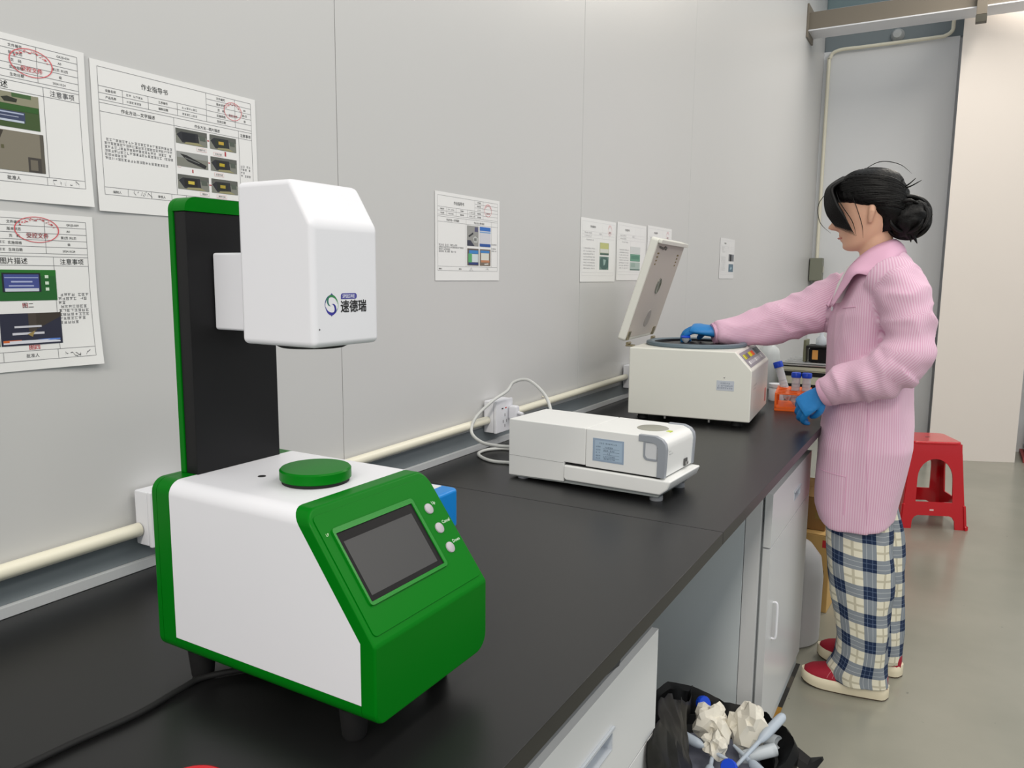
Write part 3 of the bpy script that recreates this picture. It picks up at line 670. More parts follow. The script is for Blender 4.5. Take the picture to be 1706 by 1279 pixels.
def photo(D, u0, u1, v0, v1, base, bits, name='photo_print'):
    """printed picture: base colour and inner shapes (col, [(s,t)...]) in 0..1"""
    v, f, mi, ms = [], [], [], [ink(base)]
    def quad(pts, e, k):
        n0 = len(v); v.extend(D['P'](u0+(u1-u0)*s, v0+(v1-v0)*t_, e) for s, t_ in pts); f.append(tuple(range(n0, n0+len(pts)))[::-1]); mi.append(k)
    quad([(0, 0), (1, 0), (1, 1), (0, 1)], 0.0008, 0)
    for i, (c, pts) in enumerate(bits):
        ms.append(ink(c)); quad(pts, 0.00085+0.00004*i, i+1)
    o = pyd(name, v, f, ms, D['t'], None, None, mi)
    return o
def R(s0, s1, t0, t1): return [(s0, t0), (s1, t0), (s1, t1), (s0, t1)]
def stamp(D, u, v, ru, rv, top='', mid='受控文件', col=(214, 92, 100)):
    V, F = [], []; n = 36
    for i in range(n):
        a0, a1 = 2*math.pi*i/n, 2*math.pi*(i+1)/n; n0 = len(V)
        for a, k in ((a0, 1), (a0, 0.95), (a1, 0.95), (a1, 1)): V.append(D['P'](u+ru*k*math.cos(a), v+rv*k*math.sin(a), 0.0011))
        F.append((n0, n0+1, n0+2, n0+3))
    rnd = random.Random(3)
    for i in range(17):      # ring of tiny characters
        a = math.radians(205+130*i/16)
        for k in range(2):
            du, dv = rnd.uniform(-0.035, 0.035)*ru*2, rnd.uniform(-0.09, 0.09)*rv
            cu, cv = u+ru*0.78*math.cos(a)+du, v+rv*0.78*math.sin(a)+dv; n0 = len(V)
            V += [D['P'](cu-0.035*ru, cv-0.012*rv, 0.0011), D['P'](cu-0.035*ru, cv+0.035*rv, 0.0011), D['P'](cu+0.035*ru, cv+0.035*rv, 0.0011), D['P'](cu+0.035*ru, cv-0.012*rv, 0.0011)]; F.append((n0, n0+1, n0+2, n0+3))
    if mid:
        gv, gf = glyphs(mid); wdt = max(x for x, y in gv); size = ru*D['w']*1.0/wdt
        for ox in (-0.02, 0.02):
            n0 = len(V)
            V += [D['P'](u+((x-wdt/2+ox)*size)/D['w'], v+rv*0.62-(y*size)/D['h'], 0.0011) for x, y in gv]; F += [tuple(i+n0 for i in q) for q in gf]
    return pyd('red_stamp', V, F, ink(col), D['t'])
def scribble(D, u, v, w, seed):
    rnd = random.Random(seed); V, F = [], []
    for k in range(5):
        a = (u+w*(k/5)+rnd.uniform(0, w*0.05), v+rnd.uniform(-0.02, 0.012)); pts = [a]
        for j in range(3): pts.append((pts[-1][0]+rnd.uniform(-0.3, 0.9)*w*0.16, v+rnd.uniform(-0.03, 0.016)))
        for p, q in zip(pts, pts[1:]):
            n0 = len(V); e = 0.0035
            V += [D['P'](p[0], p[1]-e*0.6, 0.0009), D['P'](p[0], p[1]+e*0.6, 0.0009), D['P'](q[0], q[1]+e*0.6, 0.0009), D['P'](q[0], q[1]-e*0.6, 0.0009)]; F.append((n0, n0+1, n0+2, n0+3))
    return pyd('signature', V, F, ink((70, 70, 76)), D['t'])
def header(D, x1=0.655, x2=0.85, title='作业指导书', codes=('文件编号', '版本状态', '页    码', '实施规格', '生效日期'), right=('', 'A0', '第1页 共2页', '级', ''), b0=0.835, b1=0.885):
    hs = [(0.04, 0.035, 0.965), (0.255, 0.035, 0.965), (0.275, 0.035, 0.965), (0.332, 0.035, 0.965), (b0, 0.035, 0.965), (b1, 0.035, 0.965)]
    vs = [(0.035, 0.04, b1), (0.965, 0.04, b1), (x1, 0.04, 0.255), (x2, 0.04, 0.255)]
    for k in range(1, 5): hs.append((0.04+0.043*k, x1, 0.965))
    hs += [(0.165, 0.035, x1), (0.21, 0.035, x1)]
    lines(D, hs, vs)
    it = [(title, 0.34, 0.125, 0.0092)] if title else []
    for k, (a, b) in enumerate(zip(codes, right)):
        v = 0.04+0.043*k+0.031
        it.append((a, (x1+x2)/2, v, 0.0045))
        if b: it.append((b, (x2+0.965)/2+0.01, v, 0.0042))
    words(D, it)
    for k, u in enumerate((0.16, 0.30, 0.47)): lines(D, [], [(u, 0.165, 0.255)])
    words(D, [('设备名称', 0.097, 0.196, 0.0042), ('产品名称', 0.097, 0.241, 0.0042), ('工序编号', 0.385, 0.196, 0.0042), ('编制日期', 0.385, 0.241, 0.0042)])
    smallprint(D, [(0.18, 0.28, 0.196), (0.50, 0.6, 0.196), (0.18, 0.26, 0.241), (0.50, 0.6, 0.241)], 0.0038, 5)

# --- sheet 1: wide sheet behind the analyser
D = sheet(0.6914, 1.6079, 0.297, 0.21, 'wide instruction sheet with six small photos and red arrows behind the analyser', (0, 0.0, 0, 0.002))
header(D, right=('', 'A0', '第1页', '级', ''))
lines(D, [], [(0.445, 0.275, 0.835), (0.87, 0.275, 0.835), (0.16, 0.835, 0.885), (0.29, 0.835, 0.885), (0.41, 0.835, 0.885), (0.5, 0.835, 0.885)])
words(D, [('作业方法—文字描述', 0.24, 0.318, 0.0062), ('作业方法—图片描述', 0.655, 0.318, 0.0055), ('注意事项', 0.918, 0.318, 0.0058), ('编制人', 0.10, 0.872, 0.0045), ('审核人', 0.35, 0.872, 0.0045)])
smallprint(D, [(0.06, 0.44, 0.52), (0.05, 0.435, 0.545), (0.05, 0.43, 0.57), (0.05, 0.44, 0.595), (0.05, 0.16, 0.62), (0.05, 0.40, 0.645)], 0.0046, 11, (104, 104, 108))
smallprint(D, [(0.877, 0.955, 0.56), (0.877, 0.955, 0.585), (0.877, 0.91, 0.61), (0.877, 0.955, 0.635)], 0.0042, 12)
scribble(D, 0.19, 0.865, 0.09, 4)
stamp(D, 0.835, 0.135, 0.062, 0.07)
def meter(u0, v0, w, scr=(24, 28, 36), lit=None, shot=False):
    b = [((92, 94, 90), R(0, 1, 0, 0.35)), ((40, 42, 48), [(0.02, 0.42), (0.16, 0.2), (0.7, 0.18), (0.74, 0.9), (0.2, 0.92)]), (scr, R(0.2, 0.62, 0.25, 0.78)),
         ((150, 146, 110), [(0.3, 0.86), (0.7, 0.8), (0.9, 0.98), (0.25, 0.99)]), ((84, 92, 84), [(0.74, 0.25), (0.93, 0.3), (0.95, 0.6), (0.76, 0.6)])]
    if lit: b.append((lit, R(0.32, 0.52, 0.4, 0.62)))
    if shot: b = [((150, 152, 150), R(0, 1, 0, 0.4)), ((34, 36, 38), [(0.1, 0.15), (0.3, 0.2), (0.95, 0.75), (0.9, 0.98), (0.35, 0.62)]), ((120, 124, 122), [(0.25, 0.36), (0.7, 0.62), (0.72, 0.68), (0.25, 0.42)])]
    photo(D, u0, u0+w, v0, v0+0.108, (126, 128, 120), b)
meter(0.452, 0.345, 0.198); meter(0.668, 0.345, 0.18, (40, 48, 40), (190, 160, 60))
meter(0.452, 0.512, 0.198, shot=True); meter(0.668, 0.512, 0.18, (34, 36, 34), (180, 160, 40))
meter(0.452, 0.68, 0.198, (26, 26, 26), (200, 180, 70)); meter(0.668, 0.68, 0.18, (34, 40, 34), (170, 150, 50))
rects(D, 'red_arrow', (170, 40, 50), [(0.652, 0.664, 0.395, 0.403), (0.652, 0.664, 0.562, 0.570), (0.652, 0.668, 0.73, 0.738), (0.766, 0.776, 0.46, 0.495), (0.545, 0.553, 0.635, 0.66)])
rects(D, 'caption_box', (226, 190, 190), [(0.58, 0.645, 0.463, 0.492), (0.69, 0.755, 0.475, 0.503), (0.69, 0.755, 0.632, 0.66), (0.59, 0.65, 0.796, 0.824), (0.70, 0.77, 0.80, 0.828), (0.457, 0.476, 0.55, 0.63)], 0.0006)
rects(D, 'caption_field', (232, 230, 230), [(0.582, 0.643, 0.466, 0.489), (0.692, 0.753, 0.478, 0.5), (0.692, 0.753, 0.635, 0.657), (0.592, 0.648, 0.799, 0.821), (0.702, 0.768, 0.803, 0.825), (0.459, 0.474, 0.553, 0.627)], 0.0007)
words(D, [('电源开关', 0.6125, 0.484, 0.0036), ('开机自检', 0.7225, 0.495, 0.0036), ('设置完成', 0.7225, 0.652, 0.0036), ('测量中', 0.62, 0.817, 0.0036), ('测量完成', 0.735, 0.82, 0.0036)], (190, 40, 50), 0.02, 'caption')

# --- sheet 2: upper sheet at the left edge
D = sheet(0.386, 1.612, 0.297, 0.21, 'upper instruction sheet at the left edge with two photos and blue arrows', (0, 0.001, 0.004, 0))
header(D, 0.60, 0.78, None, right=('', 'A0', '第2页 共2页', '级', ''))
lines(D, [], [(0.80, 0.275, 0.835), (0.79, 0.835, 0.885), (0.51, 0.835, 0.885)])
words(D, [('作业方法一图片描述', 0.5, 0.320, 0.0098), ('注意事项', 0.885, 0.320, 0.0085), ('批准人', 0.645, 0.87, 0.0058), ('GK/JS-034', 0.90, 0.071, 0.0042), ('2024.10.24', 0.875, 0.243, 0.004)])
scribble(D, 0.82, 0.868, 0.12, 8); scribble(D, 0.42, 0.868, 0.06, 9)
stamp(D, 0.755, 0.145, 0.095, 0.085)
photo(D, 0.545, 0.775, 0.345, 0.555, (62, 84, 44), [((142, 140, 118), R(0, 1, 0, 0.33)), ((66, 98, 56), R(0.5, 0.86, 0.0, 0.12)), ((42, 46, 36), [(0.3, 0.17), (0.42, 0.12), (0.6, 0.17), (0.58, 0.27), (0.36, 0.28)]), ((44, 90, 34), R(0.02, 0.98, 0.34, 0.5)), ((58, 68, 98), R(0.14, 0.72, 0.53, 0.83)), ((190, 200, 216), R(0.17, 0.7, 0.78, 0.84)), ((170, 180, 206), R(0.17, 0.7, 0.56, 0.6)), ((176, 182, 204), R(0.26, 0.6, 0.67, 0.69))])
photo(D, 0.555, 0.785, 0.575, 0.815, (128, 122, 108), [((60, 54, 46), [(0, 0), (0.26, 0.02), (0.1, 0.5), (0.06, 1), (0, 1)]), ((88, 84, 76), [(0.93, 0), (1, 0), (1, 1), (0.93, 1)]), ((66, 62, 58), R(0.68, 0.93, 0.62, 1.0)), ((110, 104, 92), R(0.72, 0.86, 0.68, 0.95)), ((90, 88, 60), R(0.2, 0.25, 0.38, 0.47))])
for v in (0.452, 0.70):
    pv = [(0.36, v-0.014), (0.45, v-0.014), (0.45, v-0.03), (0.50, v), (0.45, v+0.03), (0.45, v+0.014), (0.36, v+0.014)]
    pyd('blue_arrow', [D['P'](a, b, 0.0009) for a, b in pv], [(0, 6, 5, 4, 3, 2, 1)], ink((52, 100, 170)), D['t'])

# --- sheet 3: lower sheet at the left edge
D = sheet(0.3835, 1.388, 0.297, 0.21, 'lower instruction sheet at the left edge with four screen photos', (0, 0.0, 0.007, 0), 0.0)
header(D, 0.50, 0.77, None, right=('', 'A0', '第2页 共2页', '级', ''), b0=0.876, b1=0.938)
lines(D, [], [(0.80, 0.275, 0.876), (0.79, 0.876, 0.938), (0.55, 0.876, 0.938)])
words(D, [('作业方法一图片描述', 0.55, 0.320, 0.0088), ('注意事项', 0.885, 0.320, 0.0085), ('批准人', 0.675, 0.918, 0.0058), ('GK/JS-039', 0.90, 0.071, 0.0042), ('2024.10.24', 0.875, 0.243, 0.004)])
scribble(D, 0.82, 0.92, 0.12, 18); scribble(D, 0.44, 0.92, 0.08, 19)
stamp(D, 0.735, 0.105, 0.10, 0.082)
gp = [((30, 110, 36), R(0, 1, 0, 0.2)), ((26, 30, 40), R(0.12, 0.74, 0.1, 0.72)), ((64, 76, 142), R(0.15, 0.71, 0.15, 0.68)), ((200, 206, 220), R(0.16, 0.7, 0.6, 0.7)), ((160, 170, 210), R(0.16, 0.7, 0.24, 0.27)), ((170, 178, 214), R(0.26, 0.6, 0.36, 0.41)), ((170, 178, 214), R(0.22, 0.62, 0.5, 0.54)), ((206, 226, 206), R(0.81, 0.87, 0.17, 0.27)), ((206, 226, 206), R(0.81, 0.87, 0.38, 0.48)), ((206, 226, 206), R(0.81, 0.87, 0.58, 0.68))]
photo(D, 0.535, 0.805, 0.36, 0.555, (28, 96, 40), gp)
photo(D, 0.26, 0.53, 0.36, 0.545, (34, 34, 46), [((60, 60, 84), R(0.3, 0.98, 0.55, 0.95)), ((190, 194, 206), R(0.2, 0.95, 0.88, 0.96)), ((180, 180, 200), R(0.45, 0.9, 0.42, 0.47)), ((180, 180, 200), R(0.45, 0.8, 0.51, 0.55)), ((66, 110, 190), R(0.4, 0.8, 0.66, 0.68))])
photo(D, 0.545, 0.815, 0.635, 0.838, (40, 42, 62), [((60, 52, 46), R(0.55, 1, 0, 0.5)), ((70, 62, 56), R(0.45, 0.58, 0, 0.9)), ((214, 216, 226), R(0.03, 0.96, 0.85, 0.95)), ((206, 104, 50), R(0.03, 0.32, 0.83, 0.9)), ((90, 130, 210), R(0.5, 0.96, 0.83, 0.88)), ((200, 200, 210), R(0.22, 0.66, 0.39, 0.45)), ((200, 200, 210), R(0.18, 0.7, 0.6, 0.67)), ((150, 130, 80), [(0.42, 0.66), (0.55, 0.55), (0.5, 0.75)])])
photo(D, 0.27, 0.54, 0.635, 0.838, (46, 88, 36), [((140, 138, 128), R(0, 1, 0, 0.15)), ((60, 52, 46), R(0.3, 0.8, 0.1, 0.2)), ((34, 52, 30), R(0, 0.74, 0.42, 0.85)), ((66, 74, 66), R(0.1, 0.66, 0.48, 0.72)), ((160, 170, 176), R(0.1, 0.66, 0.74, 0.8))])
words(D, [('图二', 0.67, 0.598, 0.0075), ('图四', 0.685, 0.868, 0.0075), ('图三', 0.42, 0.868, 0.0075)], (190, 50, 60), 0.02, 'caption')
smallprint(D, [(0.82, 0.955, 0.53), (0.81, 0.955, 0.556), (0.81, 0.84, 0.582), (0.82, 0.955, 0.608), (0.81, 0.955, 0.634), (0.81, 0.955, 0.66), (0.81, 0.955, 0.686), (0.81, 0.90, 0.712)], 0.0050, 31, (100, 100, 104))

# --- sheet 4: lone sheet in the middle of the wall
D = sheet(1.5237, 1.5076, 0.297, 0.21, 'lone instruction sheet with four blue screen photos in the middle of the wall', (0, 0, 0, 0))
header(D, 0.585, 0.72, '作业指导书', right=('', '', '', '', ''))
lines(D, [], [(0.45, 0.275, 0.835), (0.86, 0.275, 0.835)])
words(D, [('作业方法—文字描述', 0.25, 0.318, 0.0062), ('作业方法—图片描述', 0.655, 0.318, 0.0055), ('编制人', 0.07, 0.872, 0.0045), ('审核人', 0.36, 0.872, 0.0045)])
stamp(D, 0.80, 0.14, 0.06, 0.075)
smallprint(D, [(0.05, 0.32, 0.60), (0.05, 0.42, 0.625), (0.05, 0.22, 0.65), (0.05, 0.30, 0.675)], 0.005, 41); smallprint(D, [(0.865, 0.95, 0.56), (0.865, 0.95, 0.61), (0.865, 0.95, 0.64)], 0.0042, 42)
scribble(D, 0.50, 0.87, 0.06, 5); scribble(D, 0.76, 0.865, 0.06, 6)
photo(D, 0.465, 0.645, 0.345, 0.585, (150, 150, 148), [((84, 84, 116), R(0.65, 0.95, 0.05, 0.28)), ((52, 54, 58), [(0.1, 0.5), (0.5, 0.32), (0.55, 0.4), (0.15, 0.58)]), ((190, 192, 190), [(0.5, 0.6), (0.7, 0.5), (0.95, 0.6), (0.9, 0.82), (0.6, 0.82)]), ((56, 60, 78), [(0, 0.72), (0.3, 0.72), (0.65, 1), (0, 1)]), ((120, 122, 120), R(0.6, 0.82, 0.6, 0.74))])
photo(D, 0.665, 0.845, 0.345, 0.585, (206, 206, 214), [((52, 110, 190), R(0, 1, 0, 0.2)), ((120, 160, 206), R(0, 1, 0.24, 0.3)), ((44, 84, 156), R(0, 1, 0.85, 1.0))])
photo(D, 0.468, 0.648, 0.615, 0.818, (96, 88, 82), [((60, 130, 196), R(0.15, 0.95, 0.1, 0.3)), ((92, 166, 110), R(0.08, 0.4, 0.3, 0.82)), ((206, 216, 220), R(0.4, 0.95, 0.32, 0.8)), ((40, 60, 120), R(0.12, 0.95, 0.82, 0.95))])
photo(D, 0.668, 0.845, 0.615, 0.818, (120, 108, 96), [((60, 130, 196), R(0.05, 0.9, 0.08, 0.22)), ((216, 216, 206), R(0.1, 0.85, 0.24, 0.66)), ((190, 130, 96), R(0.1, 0.9, 0.66, 0.8)), ((206, 204, 200), [(0.4, 0.88), (0.8, 0.84), (0.8, 0.92), (0.45, 0.95)])])

# --- sheets 5 to 7 and the small notice
def far_sheet(y0, z, label, bits, st=None, seed=1, ink_c=(176, 176, 180), shade=None):
    D = sheet(y0, z, 0.297, 0.21, label, (0, 0, 0, 0), 0.0, shade)
    lines(D, [(0.05, 0.04, 0.96), (0.2, 0.04, 0.96), (0.25, 0.04, 0.96), (0.3, 0.04, 0.96), (0.85, 0.04, 0.96), (0.9, 0.04, 0.96)], [(0.45, 0.3, 0.85), (0.04, 0.05, 0.9), (0.96, 0.05, 0.9), (0.6, 0.05, 0.3), (0.8, 0.05, 0.3)], (198, 198, 202))
    words(D, [('作业指导书', 0.33, 0.14, 0.009)], (140, 140, 144), 0.01)
    smallprint(D, [(0.1, 0.3, 0.235), (0.5, 0.58, 0.235), (0.1, 0.3, 0.285), (0.15, 0.36, 0.345)]+[(0.08, 0.4, 0.48+0.045*k) for k in range(8)], 0.0056, seed, ink_c)
    for (a, b, c, d, base, bb) in bits: photo(D, a, b, c, d, base, bb)
    if st: stamp(D, 0.82, 0.15, 0.06, 0.085, mid='受控', col=(232, 158, 166))
    return D
far_sheet(2.342, 1.503, 'left sheet of the three by the lid, with an oval green photo', [(0.53, 0.80, 0.36, 0.56, (176, 182, 160), [((190, 192, 130), R(0.05, 0.95, 0.02, 0.5)), ((210, 212, 206), R(0.05, 0.95, 0.5, 0.8)), ((74, 100, 90), R(0.05, 1, 0.85, 1))]), (0.53, 0.80, 0.585, 0.80, (106, 134, 126), [((70, 100, 96), [(0.2, 0.05), (0.8, 0.05), (0.95, 0.3), (0.95, 0.8), (0.7, 0.97), (0.3, 0.97), (0.05, 0.75), (0.05, 0.25)]), ((150, 176, 170), [(0.4, 0.2), (0.7, 0.25), (0.6, 0.6), (0.45, 0.7)])])], True, 51)
far_sheet(2.655, 1.508, 'middle sheet of the three by the lid, with a striped green photo', [(0.45, 0.80, 0.40, 0.52, (206, 210, 210), []), (0.45, 0.80, 0.53, 0.66, (108, 156, 136), [((86, 136, 118), R(0.1, 0.9, 0.2, 0.7))]), (0.45, 0.80, 0.675, 0.82, (168, 186, 180), [((92, 120, 112), R(0, 1, 0.85, 1)), ((150, 172, 164), R(0.1, 0.5, 0.1, 0.6))])], False, 52)
far_sheet(2.972, 1.514, 'right sheet of the three, half hidden by the raised centrifuge lid', [], True, 53)
far_sheet(4.06, 1.517, 'small pale notice with two dark pictures on the wall beyond the centrifuge', [(0.60, 0.78, 0.38, 0.56, (128, 130, 136), [((96, 98, 104), R(0, 0.6, 0, 1)), ((150, 152, 156), R(0.45, 0.55, 0, 1))]), (0.63, 0.98, 0.38, 0.56, (146, 148, 154), [((110, 112, 118), R(0.45, 0.9, 0.05, 0.95))]), (0.62, 0.95, 0.63, 0.83, (92, 116, 132), [((150, 176, 190), [(0.5, 0.3), (0.75, 0.5), (0.5, 0.75), (0.3, 0.6)])])], False, 54, (206, 206, 208), mat('faded_paper', (216, 216, 217), 0.6))

# ================================================================== THE WOMAN AT THE CENTRIFUGE
def coat_material():
    m = mat('pink_striped_cotton', (226, 186, 208), 0.72, spec=0.3)
    nt = m.node_tree; b = nt.nodes['Principled BSDF']
    a = nt.nodes.new('ShaderNodeAttribute'); a.attribute_name = 'stripe'
    mm = nt.nodes.new('ShaderNodeMath'); mm.operation = 'MULTIPLY'; mm.inputs[1].default_value = 2*math.pi/0.0056
    sn = nt.nodes.new('ShaderNodeMath'); sn.operation = 'SINE'
    r = nt.nodes.new('ShaderNodeValToRGB'); r.color_ramp.elements[0].position = 0.35; r.color_ramp.elements[1].position = 0.75
    r.color_ramp.elements[0].color = rgb(225, 193, 211); r.color_ramp.elements[1].color = rgb(215, 166, 193)
    ad = nt.nodes.new('ShaderNodeMath'); ad.operation = 'MULTIPLY_ADD'; ad.inputs[1].default_value = 0.5; ad.inputs[2].default_value = 0.5
    nt.links.new(a.outputs['Fac'], mm.inputs[0]); nt.links.new(mm.outputs[0], sn.inputs[0]); nt.links.new(sn.outputs[0], ad.inputs[0])
    nt.links.new(ad.outputs[0], r.inputs[0]); nt.links.new(r.outputs[0], b.inputs['Base Color'])
    b.inputs['Sheen Weight'].default_value = 0.15
    return m
M_coat = coat_material()
M_coat_plain = mat('pink_cotton', (221, 174, 200), 0.72, var=0.02, scale=60)
def plaid_material():
    m = mat('plaid_cotton', (205, 202, 184), 0.85, spec=0.2)
    nt = m.node_tree; b = nt.nodes['Principled BSDF']
    uv = nt.nodes.new('ShaderNodeUVMap'); sep = nt.nodes.new('ShaderNodeSeparateXYZ'); nt.links.new(uv.outputs[0], sep.inputs[0])
    def N(op, a, bb=None, c=None):
        n = nt.nodes.new('ShaderNodeMath'); n.operation = op
        for i, x in enumerate((a, bb, c)):
            if x is None: continue
            if isinstance(x, (int, float)): n.inputs[i].default_value = x
            else: nt.links.new(x, n.inputs[i])
        return n.outputs[0]
    def band(src, period, lo, hi):
        f = N('FRACT', N('DIVIDE', src, period)); return N('MULTIPLY', N('GREATER_THAN', f, lo), N('LESS_THAN', f, hi))
    U, V = sep.outputs[0], sep.outputs[1]
    per = 0.086
    bu, bv = band(U, per, 0.0, 0.44), band(V, per, 0.0, 0.46)
    tl = N('MAXIMUM', N('MAXIMUM', band(U, per, 0.12, 0.135), band(U, per, 0.30, 0.315)), N('MAXIMUM', band(V, per, 0.12, 0.135), band(V, per, 0.30, 0.315)))
    tan = N('MAXIMUM', band(U, per, 0.68, 0.76), band(V, per, 0.68, 0.76))
    def mix(f, a, bb):
        n = nt.nodes.new('ShaderNodeMix'); n.data_type = 'RGBA'; nt.links.new(f, n.inputs[0])
        for i, x in ((6, a), (7, bb)):
            if isinstance(x, tuple): n.inputs[i].default_value = x
            else: nt.links.new(x, n.inputs[i])
        return n.outputs[2]
    cream = mix(tan, rgb(222, 217, 198), rgb(190, 184, 164))
    one = mix(N('MAXIMUM', bu, bv), cream, rgb(132, 139, 147))
    two = mix(N('MULTIPLY', bu, bv), one, rgb(34, 48, 76))
    fin = mix(N('MULTIPLY', tl, N('MAXIMUM', bu, bv)), two, mix(N('MULTIPLY', bu, bv), rgb(186, 190, 192), rgb(96, 112, 140)))
    nt.links.new(fin, b.inputs['Base Color'])
    return m
M_plaid = plaid_material()
M_skin = mat('skin', (222, 176, 150), 0.5, spec=0.35, var=0.03, scale=25, sss=0.12)
M_hair = mat('black_hair', (11, 10, 10), 0.42, spec=0.25, var=0.35, scale=180, bump=0.5, bscale=260)
M_glove = mat('blue_nitrile', (38, 128, 198), 0.42, var=0.06, scale=45, bump=0.5, bscale=70)
pr = thing('person', 'woman in pink striped lab coat and plaid trousers reaching into the centrifuge', 'person', (0.93, 2.66, 0))
PO = Vector((0.93, 2.66, 0))
def L(p): return Vector(p[:3])-PO          # world -> person
def Lr(p): return tuple(Vector(p[:3])-PO)+tuple(p[3:])
def ellipse_ring(cx, cy, z, a, b, phi, n=40, e=2.3, dz=None):
    """front half-depth a (towards -x turned by phi towards -y), half-width b"""
    f = Vector((-math.cos(phi), -math.sin(phi), 0)); l = Vector((math.sin(phi), -math.cos(phi), 0)); out = []
    for i in range(n):
        t = 2*math.pi*i/n; c, s = math.cos(t), math.sin(t)
        c2, s2 = math.copysign(abs(c)**(2/e), c), math.copysign(abs(s)**(2/e), s)
        p = Vector((cx, cy, z))+f*a*c2+l*b*s2
        if dz: p.z += dz(t)
        out.append(p-PO)
    return out
d2r = math.radians
coat_rings = [(0.552, 0.8600, 0.1100, 0.186, 2), (0.600, 0.8550, 0.1200, 0.190, 2), (0.700, 0.8590, 0.1300, 0.196, 3), (0.800, 0.8650, 0.1370, 0.199, 4), (0.860, 0.8650, 0.1360, 0.196, 5), (0.920, 0.8610, 0.1300, 0.188, 7),
              (0.980, 0.8590, 0.1260, 0.180, 9), (1.060, 0.8590, 0.1260, 0.180, 11), (1.130, 0.8570, 0.1250, 0.184, 13), (1.200, 0.8570, 0.1180, 0.190, 15), (1.260, 0.8680, 0.1020, 0.192, 16), (1.305, 0.8740, 0.0910, 0.180, 16), (1.340, 0.8800, 0.0780, 0.150, 16), (1.370, 0.8840, 0.0640, 0.105, 16), (1.395, 0.8840, 0.0520, 0.066, 16)]
def hem(t): return 0.010*math.cos(2*t)-0.006*math.cos(t)
bm = bmesh.new()
rings = []
for k, (z, cx, a, b, ph) in enumerate(coat_rings): rings.append(ellipse_ring(cx, 2.66, z, a, b, d2r(ph), 40, 3.1 if k < 4 else 2.4, hem if k == 0 else ((lambda t: hem(t)*0.5) if k == 1 else None)))
bm_loft(bm, rings)
LS = [(0.905, 2.53, 1.315, 0.070), (0.945, 2.485, 1.275, 0.072), (0.972, 2.458, 1.19, 0.070), (0.968, 2.44, 1.095, 0.072), (0.925, 2.435, 1.045, 0.070), (0.86, 2.44, 1.018, 0.062), (0.80, 2.45, 0.992, 0.054), (0.765, 2.455, 0.975, 0.044)]
RS = [(0.84, 2.80, 1.295, 0.072), (0.76, 2.79, 1.255, 0.078), (0.66, 2.75, 1.20, 0.078), (0.575, 2.705, 1.165, 0.070), (0.50, 2.66, 1.148, 0.055), (0.44, 2.63, 1.137, 0.045), (0.39, 2.60, 1.126, 0.036)]
bm_tube(bm, [Lr(p) for p in cat(LS, 6)], 0, 22); bm_tube(bm, [Lr(p) for p in cat(RS, 6)], 0, 22)
coat = remesh('lab_coat', bm, 0.0065, M_coat, pr, 5)
# folds and stripe coordinate
def seg_dist(p, pts):
    best = (9, 0)
    for i in range(len(pts)-1):
        a, b = Vector(pts[i][:3]), Vector(pts[i+1][:3]); ab = b-a
        t = min(1, max(0, (p-a).dot(ab)/ab.length_squared)); dd = (p-(a+ab*t)).length-(pts[i][3]*(1-t)+pts[i+1][3]*t)
        if dd < best[0]: best = (dd, i+t)
    return best
me = coat.data; at = me.attributes.new('stripe', 'FLOAT', 'POINT')
me.update(); nor = [v.normal.copy() for v in me.vertices]; vals = []
def around(p, pts, t):
    i = min(int(t), len(pts)-2); a, b = Vector(pts[i][:3]), Vector(pts[i+1][:3]); T = (b-a).normalized(); c = a.lerp(b, t-i)
    N = Vector((0, -1, 0)); N = (N-T*N.dot(T)).normalized(); B = T.cross(N); q = p-c
    return math.atan2(q.dot(B), q.dot(N))*0.06
for v, nn in zip(me.vertices, nor):
    p = v.co+PO; dl, tl_ = seg_dist(p, LS); dr, tr_ = seg_dist(p, RS)
    if dr < 0.012 and tr_ > 0.9:      # stretched sleeve: diagonal drag folds
        q = Vector((p.x*10+p.z*8, p.y*8, p.z*14)); h = noise.noise(q)*0.012+(0.35-abs(noise.noise(q*1.3+Vector((3, 1, 7)))))*0.012
        vals.append(around(p, RS, tr_))
    elif dl < 0.012 and tl_ > 0.7:
        q = Vector((p.x*10, p.y*7, p.z*17)) if tl_ < 3.4 else Vector((p.x*20+p.z*8, p.y*7, p.z*9)); h = noise.noise(q)*0.012+(0.35-abs(noise.noise(q*1.2+Vector((9, 2, 4)))))*0.013
        vals.append(around(p, LS, tl_))
    else:
        q = Vector((p.x*9, p.y*9, p.z*3.2)); h = noise.noise(q)*0.009+(0.35-abs(noise.noise(q*1.5+Vector((1, 8, 2)))))*0.006
        vals.append(math.atan2(p.x-0.865, 2.66-p.y)*0.155)
    v.co += nn*h
at.data.foreach_set('value', vals); me.update()
